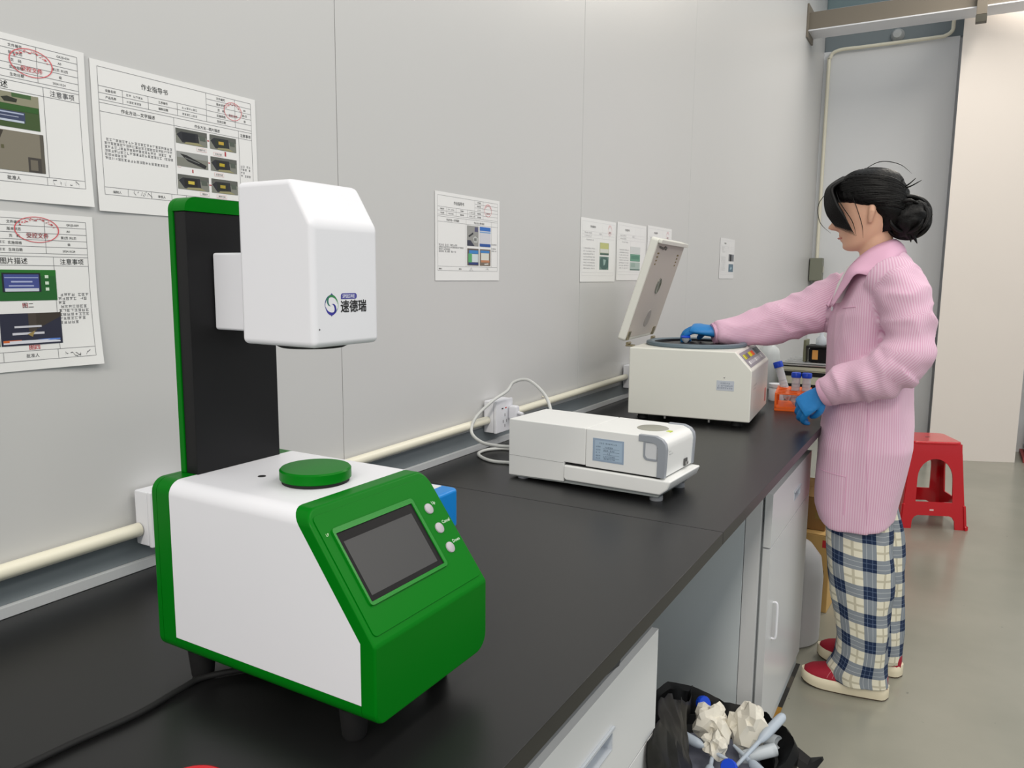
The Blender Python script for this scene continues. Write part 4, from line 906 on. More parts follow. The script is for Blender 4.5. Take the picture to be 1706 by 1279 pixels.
# cuffs, collar, buttons, pocket
def cuff(pts, r):
    a, b = Vector(pts[-2][:3]), Vector(pts[-1][:3]); d = (b-a).normalized()
    bm = bmesh.new(); bm_tube(bm, [Lr(tuple(b-d*0.012)+(r*1.04,)), Lr(tuple(b+d*0.004)+(r*1.03,)), Lr(tuple(b+d*0.012)+(r*0.94,))], 0, 24)
    return from_bm('sleeve_cuff', bm, M_coat_plain, coat, 50)
cuff(LS, 0.043); cuff(RS, 0.036)
inner = cat([(0.752, 2.575, 1.222), (0.778, 2.592, 1.30), (0.800, 2.598, 1.350), (0.845, 2.592, 1.398), (0.888, 2.622, 1.425), (0.902, 2.66, 1.43), (0.888, 2.70, 1.425), (0.842, 2.722, 1.398), (0.792, 2.702, 1.340), (0.760, 2.672, 1.285), (0.742, 2.632, 1.222)], 5)
outer = cat([(0.762, 2.548, 1.226), (0.800, 2.525, 1.292), (0.824, 2.512, 1.325), (0.868, 2.508, 1.322), (0.912, 2.535, 1.362), (0.934, 2.66, 1.388), (0.905, 2.775, 1.362), (0.848, 2.80, 1.322), (0.788, 2.77, 1.318), (0.752, 2.72, 1.265), (0.734, 2.655, 1.222)], 5)
v, f = [], []
for a, b in zip(inner, outer):
    a, b = Vector(a), Vector(b); ctr = Vector((0.865, 2.66, 0))
    for k in range(5):
        t = k/4; p = a.lerp(b, t); rad = Vector((p.x-ctr.x, p.y-ctr.y, 0)).normalized(); p = p+rad*0.004*math.sin(math.pi*t)+Vector((0, 0, 0.005*math.sin(math.pi*t)))+rad*0.008
        v.append(p-PO)
for i in range(len(inner)-1):
    for k in range(4): q = i*5+k; f.append((q, q+1, q+6, q+5))
cl = pyd('collar', v, f, M_coat_plain, coat, 60)
so = cl.modifiers.new('thickness', 'SOLIDIFY'); so.thickness = 0.003; so.offset = 0
def disc_at(name, c, n, r, h, m, parent, seg=18):
    n = Vector(n).normalized(); x = n.orthogonal().normalized()
    return lathe(name, m, parent, [(0, h), (r*0.85, h), (r, h*0.6), (r, 0), (0, 0)], n=seg, mw=frame(L(c), x, n.cross(x), n))
disc_at('button', (0.7515, 2.585, 1.218), (-0.93, -0.36, 0.1), 0.0075, 0.003, M_white, coat)
from mathutils.bvhtree import BVHTree
bv = BVHTree.FromPolygons([v_.co+PO for v_ in me.vertices], [tuple(q.vertices) for q in me.polygons])
def on_coat(x, z, off=0.0006):
    h = bv.ray_cast(Vector((x, 2.2, z)), Vector((0, 1, 0)))
    return None if h[0] is None else tuple(h[0]+h[1]*off-PO)
def piping(name, pts, r=0.0011):
    q = [on_coat(x, z) for x, z in pts]; q = [c_ for c_ in q if c_]
    if len(q) > 2: tube(name, M_coat_plain, coat, q, r, 6, 2)
piping('pocket_edge', [(0.756+0.008*i, 0.728-0.0006*i) for i in range(11)]); piping('pocket_edge', [(0.836, 0.722-0.012*i) for i in range(11)])
piping('side_seam', [(0.882+0.0012*i, 0.93-0.022*i) for i in range(17)]); piping('chest_pocket_edge', [(0.786+0.006*i, 1.222+0.001*i) for i in range(8)], 0.0014)
pyd('t_shirt', [L(p) for p in ((0.800, 2.585, 1.352), (0.770, 2.578, 1.30), (0.752, 2.580, 1.235), (0.742, 2.62, 1.235), (0.752, 2.665, 1.29), (0.785, 2.69, 1.345), (0.782, 2.63, 1.35), (0.757, 2.62, 1.295), (0.85, 2.66, 1.33), (0.84, 2.66, 1.24))],
    [(0, 1, 7, 6), (1, 2, 3, 7), (7, 3, 4), (6, 7, 4, 5), (0, 6, 8), (6, 5, 8), (1, 0, 8, 9), (2, 1, 9), (3, 2, 9), (4, 3, 9), (5, 4, 9, 8)], mat('white_cotton', (232, 230, 228), 0.8), pr, 60)

# trousers
def trouser_leg(rows, seed):
    n = 36; v, f, uvs = [], [], []
    for k, (z, cx, cy, rx, ry) in enumerate(rows):
        for i in range(n+1):
            t = 2*math.pi*i/n; c, s = math.cos(t), math.sin(t)
            p = Vector((cx+rx*c, cy+ry*s, z)); q = Vector((c*1.6+seed, s*1.6, z*7)); q2 = Vector((c*3+seed, s*3, z*16))
            h = noise.noise(q)*0.007+noise.noise(q2)*0.0045
            if z > 0.62: h *= 0.2
            p += Vector((c, s, 0))*h; v.append(p-PO); uvs.append((t*0.088, z+0.012*c))
    K = n+1
    for k in range(len(rows)-1):
        for i in range(n): a = k*K+i; f.append((a, a+1, a+1+K, a+K))
    me = bpy.data.meshes.new('trouser_leg'); me.from_pydata([tuple(x) for x in v], [], f); ul = me.uv_layers.new(name='UVMap')
    for lp in me.loops: ul.data[lp.index].uv = uvs[lp.vertex_index]
    return me
def dense(rows, k=6): return cat(rows, k)
near = dense([(0.72, 0.866, 2.60, 0.085, 0.075), (0.60, 0.866, 2.592, 0.094, 0.080), (0.48, 0.876, 2.582, 0.099, 0.086), (0.36, 0.889, 2.575, 0.092, 0.086), (0.26, 0.899, 2.573, 0.080, 0.080), (0.17, 0.907, 2.573, 0.072, 0.074), (0.115, 0.903, 2.573, 0.077, 0.072), (0.07, 0.895, 2.573, 0.090, 0.07), (0.042, 0.9, 2.574, 0.089, 0.068)])
far = dense([(0.72, 0.866, 2.72, 0.085, 0.075), (0.60, 0.872, 2.728, 0.094, 0.080), (0.48, 0.895, 2.745, 0.101, 0.088), (0.36, 0.91, 2.75, 0.094, 0.086), (0.26, 0.924, 2.755, 0.084, 0.080), (0.17, 0.934, 2.758, 0.077, 0.074), (0.10, 0.936, 2.76, 0.080, 0.07), (0.045, 0.93, 2.76, 0.085, 0.066)])
tr = bpy.data.objects.new('trousers', None); COL.objects.link(tr); tr.parent = pr
for rows, sd in ((near, 1.3), (far, 5.7)):
    o = link_mesh('trouser_leg', trouser_leg(rows, sd), M_plaid, tr, 180)
    so = o.modifiers.new('thickness', 'SOLIDIFY'); so.thickness = 0.002
# shoes
def shoe(toe, heel):
    toe, heel = Vector(toe), Vector(heel); d = (heel-toe); Ln = d.length; d.normalize(); s = Vector((-d.y, d.x, 0))
    def hw(t):
        a = 0.047*(1-(1-min(1, (t+0.004)/0.34))**2.5)**0.5 if t < 0.34 else 0.047*(1-0.24*max(0, (t-0.45)/0.55)**1.3)
        return a*(1 if t < 0.90 else math.sqrt(max(0.04, 1-((t-0.90)/0.102)**2)))
    def outline(grow, n=26):
        up = [(toe+d*(Ln*i/n)+s*(hw(i/n)+grow)) for i in range(n+1)]; dn = [(toe+d*(Ln*i/n)-s*(hw(i/n)+grow)) for i in range(n, -1, -1)]
        return up+dn
    g = bpy.data.objects.new('shoe', None); COL.objects.link(g); g.parent = pr
    def solid(name, m, levels):
        bm = bmesh.new(); rr = []
        for z, gr in levels: rr.append([L((p.x, p.y, z+0.010*max(0, 1-((p-toe).dot(d))/(0.3*Ln))**2*(1 if z < 0.02 else 0.6))) for p in outline(gr)])
        bm_loft(bm, rr); bmesh.ops.remove_doubles(bm, verts=bm.verts, dist=0.0004); return from_bm(name, bm, m, g, 50)
    solid('outsole', mat('brown_outsole', (70, 56, 44), 0.7), [(0.0, -0.001), (0.0045, 0.0)])
    solid('sole', mat('cream_rubber', (222, 212, 186), 0.5, var=0.03, scale=30), [(0.0046, 0.001), (0.02, 0.0035), (0.034, 0.003), (0.040, -0.002)])
    bm = bmesh.new(); rr = []; n = 22      # canvas upper, arched sections along the foot
    for i in range(n+1):
        t = 0.03+0.95*i/n; c = toe+d*(Ln*t); w = hw(t)-0.001
        hgt = 0.020+0.032*min(1, (t/0.5)**1.0) if t < 0.5 else 0.052+0.018*min(1, (t-0.5)/0.25)
        if t > 0.9: hgt *= math.sqrt(max(0.1, 1-((t-0.9)/0.085)**2*0.8))
        if t < 0.1: hgt *= 0.55+4.5*t
        ring_ = []
        for k in range(13):
            a = math.pi*k/12; cc, ss = math.cos(a), math.sin(a); ring_.append(L(c+s*w*math.copysign(abs(cc)**0.8, cc)+Vector((0, 0, 0.034+hgt*ss**0.8))))
        rr.append(ring_)
    bm_loft(bm, rr)
    u = from_bm('canvas_upper', bm, mat('red_canvas', (152, 22, 44), 0.75, var=0.06, scale=120), g, 60)
    for tt, ww in ((0.30, 0.60), (0.36, 0.62)):     # stitching lines over the toe cap
        pts = []
        for k in range(13):
            a = math.pi*(0.06+0.88*k/12); t = tt-0.10*abs(math.cos(a))**2+0.10; c = toe+d*(Ln*(t)); w = hw(t)-0.001
            hgt = 0.020+0.032*min(1, (t/0.5)**1.0); pts.append(L(c+s*w*math.copysign(abs(math.cos(a))**0.8, math.cos(a))+Vector((0, 0, 0.0345+hgt*math.sin(a)**0.8))))
        tube('stitching', mat('pink_thread', (206, 120, 132), 0.7), g, [tuple(p) for p in pts], 0.0008, 5, 2)
    for t in (0.52, 0.58):
        c = toe+d*(Ln*t); pts = [L(c+s*q+Vector((0, 0, 0.034+0.053*(1-(q/0.05)**2)**0.5+0.003))) for q in (-0.030, -0.015, 0, 0.015, 0.030)]
        tube('shoe_lace', mat('white_lace', (226, 220, 206), 0.7), g, [tuple(p) for p in pts], 0.0032, 6, 3)
shoe((0.733, 2.560, 0), (0.992, 2.580, 0)); shoe((0.752, 2.768, 0), (1.022, 2.757, 0))

# ---- head
HC = Vector((0.826, 2.66, 1.521)); tilt = d2r(11); hyaw = d2r(3)
Fw = Vector((-math.cos(hyaw), -math.sin(hyaw), 0)); Lt = Vector((math.sin(hyaw), -math.cos(hyaw), 0)); Up = Vector((0, 0, 1))
Fh = (Fw*math.cos(tilt)-Up*math.sin(tilt)); Uh = (Up*math.cos(tilt)+Fw*math.sin(tilt))
def H(f, u, l): return HC+Fh*f+Uh*u+Lt*l
prof = [(-0.118, 0.045, 0.020, 0.022), (-0.113, 0.068, -0.005, 0.034), (-0.100, 0.079, -0.030, 0.047), (-0.080, 0.083, -0.055, 0.056), (-0.055, 0.086, -0.075, 0.063), (-0.025, 0.088, -0.088, 0.069), (0.005, 0.087, -0.095, 0.073), (0.035, 0.089, -0.099, 0.076), (0.06, 0.086, -0.097, 0.074), (0.082, 0.070, -0.084, 0.064), (0.098, 0.044, -0.060, 0.046), (0.106, 0.016, -0.030, 0.024)]
def gs(x, c, w): return math.exp(-((x-c)/w)**2)
def face(f, u, l):
    """features added along the forward axis on the front of the head"""
    k = 0.0
    k += 0.026*gs(u, -0.033, 0.011)*gs(l, 0, 0.010)+0.018*gs(u, -0.020, 0.018)*gs(l, 0, 0.008)+0.008*gs(u, 0.005, 0.02)*gs(l, 0, 0.008)
    k += 0.008*gs(u, -0.036, 0.008)*gs(abs(l), 0.011, 0.006)
    k += 0.009*gs(u, -0.062, 0.006)*gs(l, 0, 0.019)+0.009*gs(u, -0.075, 0.0065)*gs(l, 0, 0.016)-0.003*gs(u, -0.0685, 0.003)*gs(l, 0, 0.02)
    k += 0.008*gs(u, -0.102, 0.012)*gs(l, 0, 0.018)
    k += 0.005*gs(u, 0.028, 0.012)*gs(abs(l), 0.028, 0.022)-0.009*gs(u, 0.004, 0.013)*gs(abs(l), 0.032, 0.014)
    return k
def head_point(f0, f1, hw_, u, t, grow=0.0):
    c, s = math.cos(t), math.sin(t)
    mid, hd_ = (f0+f1)/2, (f0-f1)/2
    f = mid+hd_*math.copysign(abs(c)**0.9, c); l = hw_*math.copysign(abs(s)**0.92, s)
    if c > 0.2: f += face(f, u, l)*min(1, (c-0.2)/0.25)
    return f, l
bm = bmesh.new()
rr = []
for (u, f0, f1, w) in cat([(p[0], p[1], p[2], p[3]) for p in prof], 5): rr.append([H(*(lambda q: (q[0], u, q[1]))(head_point(f0, f1, w, u, 2*math.pi*i/64)))-PO for i in range(64)])
bm_loft(bm, rr)
bm_tube(bm, [Lr(q) for q in cat([(0.875, 2.66, 1.30, 0.07), (0.868, 2.66, 1.36, 0.054), (0.856, 2.66, 1.41, 0.050), (0.845, 2.66, 1.47, 0.05)], 4)], 0, 26)
for sgn in (1, -1):          # ears
    e = [H(-0.002, -0.045, sgn*0.070)-PO, H(-0.006, -0.030, sgn*0.075)-PO, H(-0.013, -0.010, sgn*0.079)-PO, H(-0.016, 0.006, sgn*0.078)-PO]
    bm_tube(bm, [tuple(p)+(r,) for p, r in zip(e, (0.006, 0.0085, 0.011, 0.008))], 0, 12)
# torso, arms and legs inside the clothes, so that the body is one figure
rr = []
for (z, cx, a, b, ph) in coat_rings[3:-1]: rr.append(ellipse_ring(cx, 2.66, z-0.012, a*0.80, b*0.80, d2r(ph), 28, 2.2))
bm_loft(bm, rr)
bm_tube(bm, [Lr(p[:3]+(p[3]*0.6,)) for p in cat(LS, 3)], 0, 14); bm_tube(bm, [Lr(p[:3]+(p[3]*0.6,)) for p in cat(RS, 3)], 0, 14)
for rows in (near, far): bm_tube(bm, [Lr((r[1], r[2], r[0]+(0.15 if i == 0 else 0.0), max(0.035, r[3]*0.62))) for i, r in enumerate(rows)], 0, 14)
body = remesh('body', bm, 0.0042, M_skin, pr, 3)
# eyes, brows, lips
for sgn in (1, -1):
    c = H(0.078, 0.003, sgn*0.032)
    bm = bmesh.new(); bmesh.ops.create_uvsphere(bm, u_segments=16, v_segments=10, radius=0.0115)
    from_bm('eyelid', bm, M_skin, body, 180, Matrix.Translation(c-PO))
    tube('eyelashes', M_hair, body, [tuple(H(0.0885-0.03*abs(q)*8, -0.002, sgn*(0.032+q))-PO) for q in (-0.013, -0.006, 0, 0.006, 0.013)], 0.0012, 6, 3)
    tube('eyebrow', M_hair, body, [tuple(H(0.0915-abs(q)*0.35, 0.026+0.002*(1-abs(q)/0.018), sgn*(0.032+q))-PO) for q in (-0.018, -0.008, 0, 0.008, 0.018)], 0.0018, 6, 3)
tube('lips', mat('lip_pink', (190, 122, 110), 0.45), body, [tuple(H(0.0945-3*q*q*12, -0.0685-abs(q)*0.08, q)-PO) for q in (-0.019, -0.010, 0, 0.010, 0.019)], 0.0028, 8, 3)

# ---- hair: shell over the skull plus combed locks
bm = bmesh.new(); rr = []
hp_ = [(-0.078, -0.012, -0.075, 0.050), (-0.060, -0.016, -0.095, 0.062), (-0.035, -0.018, -0.108, 0.073), (-0.020, -0.006, -0.114, 0.080), (0.000, 0.016, -0.116, 0.085), (0.020, 0.060, -0.117, 0.089), (0.046, 0.095, -0.114, 0.088), (0.082, 0.096, -0.100, 0.079), (0.104, 0.074, -0.078, 0.062), (0.120, 0.034, -0.042, 0.036), (0.125, 0.008, -0.016, 0.012)]
rows_h = cat(hp_, 5); n = 72
for k, (u, f0, f1, w) in enumerate(rows_h):
    r_ = []
    for i in range(n):
        t = 2*math.pi*i/n; c, s = math.cos(t), math.sin(t); f = (f0+f1)/2+(f0-f1)/2*math.copysign(abs(c)**0.9, c); l = w*math.copysign(abs(s)**0.92, s)
        wob = 0.0018*math.sin(38*t+u*160)+0.0012*math.sin(71*t-u*90); q = H(f, u, l); q += (q-H(-0.01, u*0.6, 0)).normalized()*wob; r_.append(q-PO)
    rr.append(r_)
bm_loft(bm, rr)
hair = from_bm('hair', bm, M_hair, pr, 180)
rnd = random.Random(12)
def lock(pts, r0, name='hair_lock', parent=None):
    P = cat([tuple(q) for q in pts], 6); m_ = len(P)-1; bm = bmesh.new()
    bm_tube(bm, [Lr(tuple(p)+(r0*(math.sin(math.pi*min(1, 0.12+0.88*i/m_*1.0))**0.55)*(1 if i < m_*0.7 else max(0.06, (m_-i)/(m_*0.3)))+0.0003,)) for i, p in enumerate(P)], 0, 8)
    return from_bm(name, bm, M_hair, parent or hair, 180)
for k in range(15):          # fringe sweeping down over the near temple
    q = k/14
    a = H(0.055-0.03*q, 0.112-0.006*q, 0.012+0.03*q); b = H(0.100-0.014*q, 0.085, 0.028+0.032*q)
    c = H(0.111-0.026*q, 0.040, 0.040+0.036*q); d = H(0.106-0.040*q, -0.002-0.01*q, 0.052+0.030*q); e = H(0.092-0.050*q, -0.040-0.036*q, 0.062+0.018*q)
    lock([a, b, c, d, e], 0.0085-0.002*q)
for k in range(9):           # fringe on the far side
    q = k/8
    lock([H(0.06-0.03*q, 0.108, -0.01-0.03*q), H(0.098-0.016*q, 0.08, -0.025-0.03*q), H(0.104-0.03*q, 0.035, -0.04-0.034*q), H(0.096-0.05*q, -0.02, -0.055-0.025*q)], 0.0075)
def shell(u, t, out=0.0):
    k = 0
    while k < len(rows_h)-2 and rows_h[k+1][0] < u: k += 1
    a, b = rows_h[k], rows_h[k+1]; w_ = min(1, max(0, (u-a[0])/max(1e-6, b[0]-a[0]))); f0, f1, hw_ = (a[i]+(b[i]-a[i])*w_ for i in (1, 2, 3)); c, s = math.cos(t), math.sin(t)
    q = H((f0+f1)/2+(f0-f1)/2*math.copysign(abs(c)**0.9, c), u, hw_*math.copysign(abs(s)**0.92, s))
    return q+(q-H(-0.01, u*0.6, 0)).normalized()*out
bm = bmesh.new()             # fine combed strands from the forehead back to the knot, both sides
for k in range(320):
    q = rnd.random(); sg = 1 if k % 2 else -1; jt = lambda s: rnd.uniform(-s, s); P = []
    u0 = 0.110-0.112*q+jt(0.004); t0 = 0.55+0.75*q+jt(0.1); u1 = 0.03-0.075*q+jt(0.012)
    for w_ in (0, 0.2, 0.4, 0.6, 0.8, 1.0):
        P.append(shell(u0+(u1-u0)*w_**1.5+0.012*math.sin(math.pi*w_)*(1-q), sg*(t0+(2.95-t0)*w_), 0.0006+0.0016*rnd.random()*math.sin(math.pi*w_)))
    C = cat([tuple(x) for x in P], 4); m_ = len(C)-1; r0 = rnd.uniform(0.0010, 0.0022)
    bm_tube(bm, [Lr(tuple(p_)+(r0*min(1, 0.3+i/m_*3, 0.3+(m_-i)/m_*3),)) for i, p_ in enumerate(C)], 0, 5)
from_bm('hair_strands', bm, M_hair, hair, 180)['kind'] = 'stuff'
lock([H(0.080, 0.075, 0.05), H(0.070, 0.03, 0.079), H(0.045, -0.03, 0.081), H(0.040, -0.075, 0.073)], 0.0010, 'stray_hair')
lock([H(0.095, 0.085, 0.03), H(0.135, 0.045, 0.035), H(0.138, -0.01, 0.035), H(0.112, -0.05, 0.035)], 0.0008, 'stray_hair')
lock([H(0.045, 0.085, 0.07), H(0.03, 0.02, 0.084), H(0.02, -0.045, 0.08), H(0.022, -0.085, 0.072)], 0.0009, 'stray_hair')
lock([H(0.0, 0.12, 0.01), H(-0.05, 0.135, 0.01), H(-0.1, 0.115, 0.015), H(-0.13, 0.08, 0.01)], 0.0009, 'stray_hair')
# knot
BC = Vector((0.938, 2.652, 1.494))
bm = bmesh.new(); bmesh.ops.create_uvsphere(bm, u_segments=48, v_segments=28, radius=1.0)
for v_ in bm.verts:
    q = v_.co.copy(); a = math.atan2(q.z, q.x); w = 1+0.035*math.sin(7*a+9*q.y)+0.02*math.sin(17*a-6*q.y)+0.05*noise.noise(q*2.0)
    v_.co = Vector((q.x*0.062, q.y*0.056, q.z*0.062))*w
knot = from_bm('hair_knot', bm, M_hair, pr, 180, Matrix.Translation(BC-PO))
for k in range(20):
    a0 = 2*math.pi*k/20; yy = (0.5+0.5*math.sin(k*1.7))*0.075-0.045; R0 = 0.063*math.sqrt(max(0.05, 1-(yy/0.062)**2))
    pts = [BC+Vector((math.cos(a0+j*0.42)*R0, yy+0.012*math.sin(j+k), math.sin(a0+j*0.42)*R0)) for j in range(5)]
    P = cat([tuple(q) for q in pts], 5); bm = bmesh.new(); bm_tube(bm, [tuple(Vector(p)-BC)+(0.0058*math.sin(math.pi*(0.06+0.88*i/(len(P)-1)))+0.0006,) for i, p in enumerate(P)], 0, 7); from_bm('hair_lock', bm, M_hair, knot, 180)
for (dx, dz, bend) in ((-0.040, 0.112, -0.004), (-0.035, 0.116, 0.0), (-0.030, 0.110, 0.003), (-0.026, 0.104, 0.006), (-0.006, 0.104, 0.020), (0.0, 0.096, 0.030)):
    pts = [BC+Vector((-0.03, -0.02, 0.045)), BC+Vector((-0.032+dx*0.15, -0.022, 0.045+dz*0.35)), BC+Vector((dx, -0.022, 0.03+dz*0.62)), BC+Vector((dx+bend, -0.02, 0.025+dz*0.85))]
    P = cat([tuple(q) for q in pts], 5); m_ = len(P)-1; bm = bmesh.new(); bm_tube(bm, [tuple(Vector(p)-BC)+((0.0085 if bend < 0.01 else 0.0035)*(1-i/m_)**0.7+0.0006,) for i, p in enumerate(P)], 0, 7); from_bm('hair_tuft', bm, M_hair, knot, 180)
for (dx, dz) in ((0.012, -0.074), (0.026, -0.078)):
    P = cat([tuple(BC+Vector((dx*0.6, -0.02, -0.045))), tuple(BC+Vector((dx*0.9, -0.02, dz*0.8))), tuple(BC+Vector((dx*1.2, -0.02, dz)))], 4); m_ = len(P)-1
    bm = bmesh.new(); bm_tube(bm, [tuple(Vector(p)-BC)+(0.009*(1-i/m_)+0.0006,) for i, p in enumerate(P)], 0, 7); from_bm('hair_tuft', bm, M_hair, knot, 180)

# ---- gloved hands
def hand(name, wrist, d, n, thumb_sign, curls, thumb, sc=1.0, spread=0.0):
    """d fingers direction, n back of hand, thumb on the s*thumb_sign side; curls per finger (mcp,pip,dip)"""
    d = Vector(d).normalized(); n = Vector(n); n = (n-d*n.dot(d)).normalized(); s = d.cross(n)*thumb_sign
    wrist = Vector(wrist); bm = bmesh.new()
    pr_ = []
    for t, w, h in ((-0.02, 0.026, 0.021), (0.0, 0.027, 0.02), (0.025, 0.034, 0.018), (0.05, 0.040, 0.016), (0.075, 0.041, 0.0145), (0.088, 0.038, 0.011)):
        c = wrist+d*t*sc; pr_.append([c+(s*w*math.cos(a)+n*h*math.sin(a))*sc-PO for a in [2*math.pi*i/18 for i in range(18)]])
    bm_loft(bm, pr_)
    for i, (off, ln) in enumerate(((0.029, 0.90), (0.010, 1.0), (-0.010, 0.94), (-0.028, 0.76))):
        p = wrist+(d*(0.078 if i in (1, 2) else 0.072)+s*off)*sc; dd = (d+s*spread*(1.5-i)*0.5).normalized(); pts = [tuple(p-dd*0.02*sc)+(0.0095*sc,), tuple(p)+(0.0100*sc,)]
        ang = 0
        for sl_, cu, r in zip((0.043, 0.027, 0.022), curls[i], (0.0092, 0.0086, 0.0074)):
            ang += math.radians(cu); q = dd*math.cos(ang)-n*math.sin(ang); p = p+q*sl_*ln*sc; pts.append(tuple(p)+(r*sc,))
        P_ = [Lr(x) for x in cat(pts, 4)]; bm_tube(bm, P_, 0, 12)
        bmesh.ops.create_uvsphere(bm, u_segments=10, v_segments=8, radius=0.0076*sc, matrix=Matrix.Translation(Vector(P_[-1][:3])))
    pts = [tuple(wrist+(d*a+s*b-n*c_)*sc)+(r*sc,) for (a, b, c_, r) in thumb]; P_ = [Lr(x) for x in cat(pts, 4)]; bm_tube(bm, P_, 0, 12)
    bmesh.ops.create_uvsphere(bm, u_segments=10, v_segments=8, radius=pts[-1][3]*0.98, matrix=Matrix.Translation(Vector(P_[-1][:3])))
    return remesh(name, bm, 0.0026, M_glove, pr, 3)
hand('glove', (0.392, 2.602, 1.130), (-0.97, -0.10, 0.12), (0.10, -0.25, 1.0), 1, [(38, 52, 28), (36, 52, 30), (36, 50, 30), (34, 48, 28)],
     ((0.012, 0.018, 0.004, 0.0145), (0.032, 0.040, 0.010, 0.0135), (0.052, 0.046, 0.026, 0.0115), (0.066, 0.042, 0.046, 0.0095)), 0.97)
hand('glove', (0.757, 2.455, 0.972), (-0.70, 0.0, -0.60), (-0.35, -0.86, 0.36), -1, [(30, 45, 25), (34, 48, 28), (38, 50, 30), (42, 52, 30)],
     ((0.015, 0.018, 0.006, 0.013), (0.04, 0.036, 0.02, 0.012), (0.066, 0.034, 0.036, 0.0105), (0.082, 0.024, 0.046, 0.0085)), 0.92)

# ================================================================== SMALL THINGS
def sample_tube(name, label, base, axis, length=0.115, r=0.0145, group=None, cap=True, catg='tube'):
    """50 ml tube with a blue cap; base = cone tip, axis = towards the cap"""
    axis = Vector(axis).normalized(); x = axis.orthogonal().normalized()
    t = thing(name, label, catg, base, 0, group); t.rotation_euler = frame((0, 0, 0), x, axis.cross(x), axis).to_euler()
    lathe('tube_wall', M_clear, t, [(0, 0), (0.003, 0.0005), (r, 0.014), (r, length*0.85), (r*0.94, length*0.85), (r*0.94, 0.0145), (0.0025, 0.0015), (0, 0.0012)], n=22)
    for k in range(5 if length > 0.09 else 0): lathe('graduation', ink((140, 140, 150)), t, [(r+0.0002, 0.03+0.012*k), (r+0.0004, 0.0306+0.012*k), (r+0.0002, 0.0312+0.012*k)], n=22)
    if cap: lathe('screw_cap', M_blue, t, [(r*0.9, length*0.851), (r*1.14, length*0.852), (r*1.16, length*0.86), (r*1.16, length*0.98), (r*1.05, length), (0, length)], n=26)
    return t
sample_tube('sample_tube', 'blue capped tube held by the right glove inside the centrifuge', (0.2985, 2.560, 1.0885), (0.03, -0.12, 1), 0.026, 0.0135)
# the tube standing in the rotor: its lower half is in the rotor well, so only the neck and cap are built above it

# orange tube rack
rk = thing('tube_rack', 'orange plastic tube rack beside the centrifuge near the left glove', 'rack', (0.556, 2.785, HB), math.radians(8))
RW, RD, RH = 0.118, 0.205, 0.062
for z0 in (0.001, 0.008): box('base_frame', M_orange, rk, 0, RW, 0, 0.006, z0, z0+0.0065) if z0 > 0.005 else box('base_plate', M_orange, rk, 0, RW, 0, RD, 0.0, 0.0075, 0.001)
hl = []
for i in range(3):
    for j in range(5):
        cx, cy = 0.021+0.038*i, 0.022+0.040*j; hl.append([(cx+0.0158*math.cos(2*math.pi*k/16), cy+0.0158*math.sin(2*math.pi*k/16)) for k in range(16)][::-1])
holes('top_plate', M_orange, rk, [(0, 0), (RW, 0), (RW, RD), (0, RD)], hl, RH-0.004, RH, 'z')
for x, y in ((0.0, 0.0), (RW-0.007, 0.0), (0.0, RD-0.007), (RW-0.007, RD-0.007), (0.0, RD*0.5), (RW-0.007, RD*0.5)): box('post', M_orange, rk, x, x+0.007, y, y+0.007, 0.0076, RH-0.0041, 0.0008)
sample_tube('sample_tube', 'left blue capped tube standing in the orange rack', (0.606, 2.893, 0.8585), (0, 0, 1), 0.118)
sample_tube('sample_tube', 'right blue capped tube standing in the orange rack', (0.6415, 2.898, 0.8585), (0, 0, 1), 0.118)
sample_tube('leaning_tube', 'clear blue capped tube tilted in the far corner of the orange rack', (0.572, 2.962, 0.862), (-0.34, 0.05, 1.0), 0.15, 0.0145)

# bottles and jars behind the centrifuge
def bottle(label, c, r, h, m, capm=None):
    t = thing('reagent_bottle', label, 'bottle', c)
    lathe('bottle_body', m, t, [(0, 0), (r*0.95, 0), (r, 0.006), (r, h*0.66), (r*0.85, h*0.78), (r*0.42, h*0.85), (r*0.40, h*0.9), (0, h*0.9)], n=24)
    lathe('bottle_cap', capm or M_white, t, [(r*0.46, h*0.9), (r*0.48, h*0.905), (r*0.46, h), (0, h)], n=20)
M_milky = mat('milky_plastic', (214, 220, 220), 0.3, alpha=0.7)
bottle('milky plastic bottle standing behind the centrifuge control panel', (0.415, 3.36, HB), 0.045, 0.215, M_milky)
t = thing('white_jar', 'short white jar beside the orange rack behind the centrifuge', 'jar', (0.515, 3.03, HB))
lathe('jar_body', M_white, t, [(0, 0), (0.026, 0), (0.028, 0.004), (0.028, 0.045), (0.024, 0.05), (0, 0.05)], n=24); lathe('jar_lid', M_white, t, [(0.029, 0.0505), (0.0295, 0.052), (0.0295, 0.064), (0, 0.066)], n=24)

# beige heating bath with metal tray in the background
hb = thing('water_bath', 'beige boxy heating bath with metal top tray behind the orange rack', 'appliance', (0.478, 3.30, HB))
M_bg = mat('beige_enamel', (206, 206, 182), 0.4)
box('housing', M_bg, hb, 0, 0.225, 0, 0.32, 0.012, 0.088, 0.004)
box('foot_rail', M_rubber, hb, 0.01, 0.215, 0.01, 0.31, 0, 0.0119)
box('dark_slot', M_rubber, hb, 0.012, 0.213, -0.0012, 0.001, 0.066, 0.084)
box('upper_band', M_bg, hb, 0, 0.225, -0.004, 0.32, 0.0882, 0.104, 0.003)
box('lower_slot', M_rubber, hb, 0.02, 0.205, -0.0012, 0.001, 0.016, 0.034)
box('metal_tray', M_chrome, hb, -0.008, 0.233, -0.008, 0.325, 0.1085, 0.113, 0.001); box('tray_support', mat('dark_gap_paint', (70, 72, 62), 0.5), hb, 0.004, 0.221, 0.004, 0.31, 0.1041, 0.1084)
for k in range(6): tube('tray_bar', M_chrome, hb, [(0.0, 0.02+0.055*k, 0.117), (0.225, 0.02+0.055*k, 0.117)], 0.004, 8, 1)
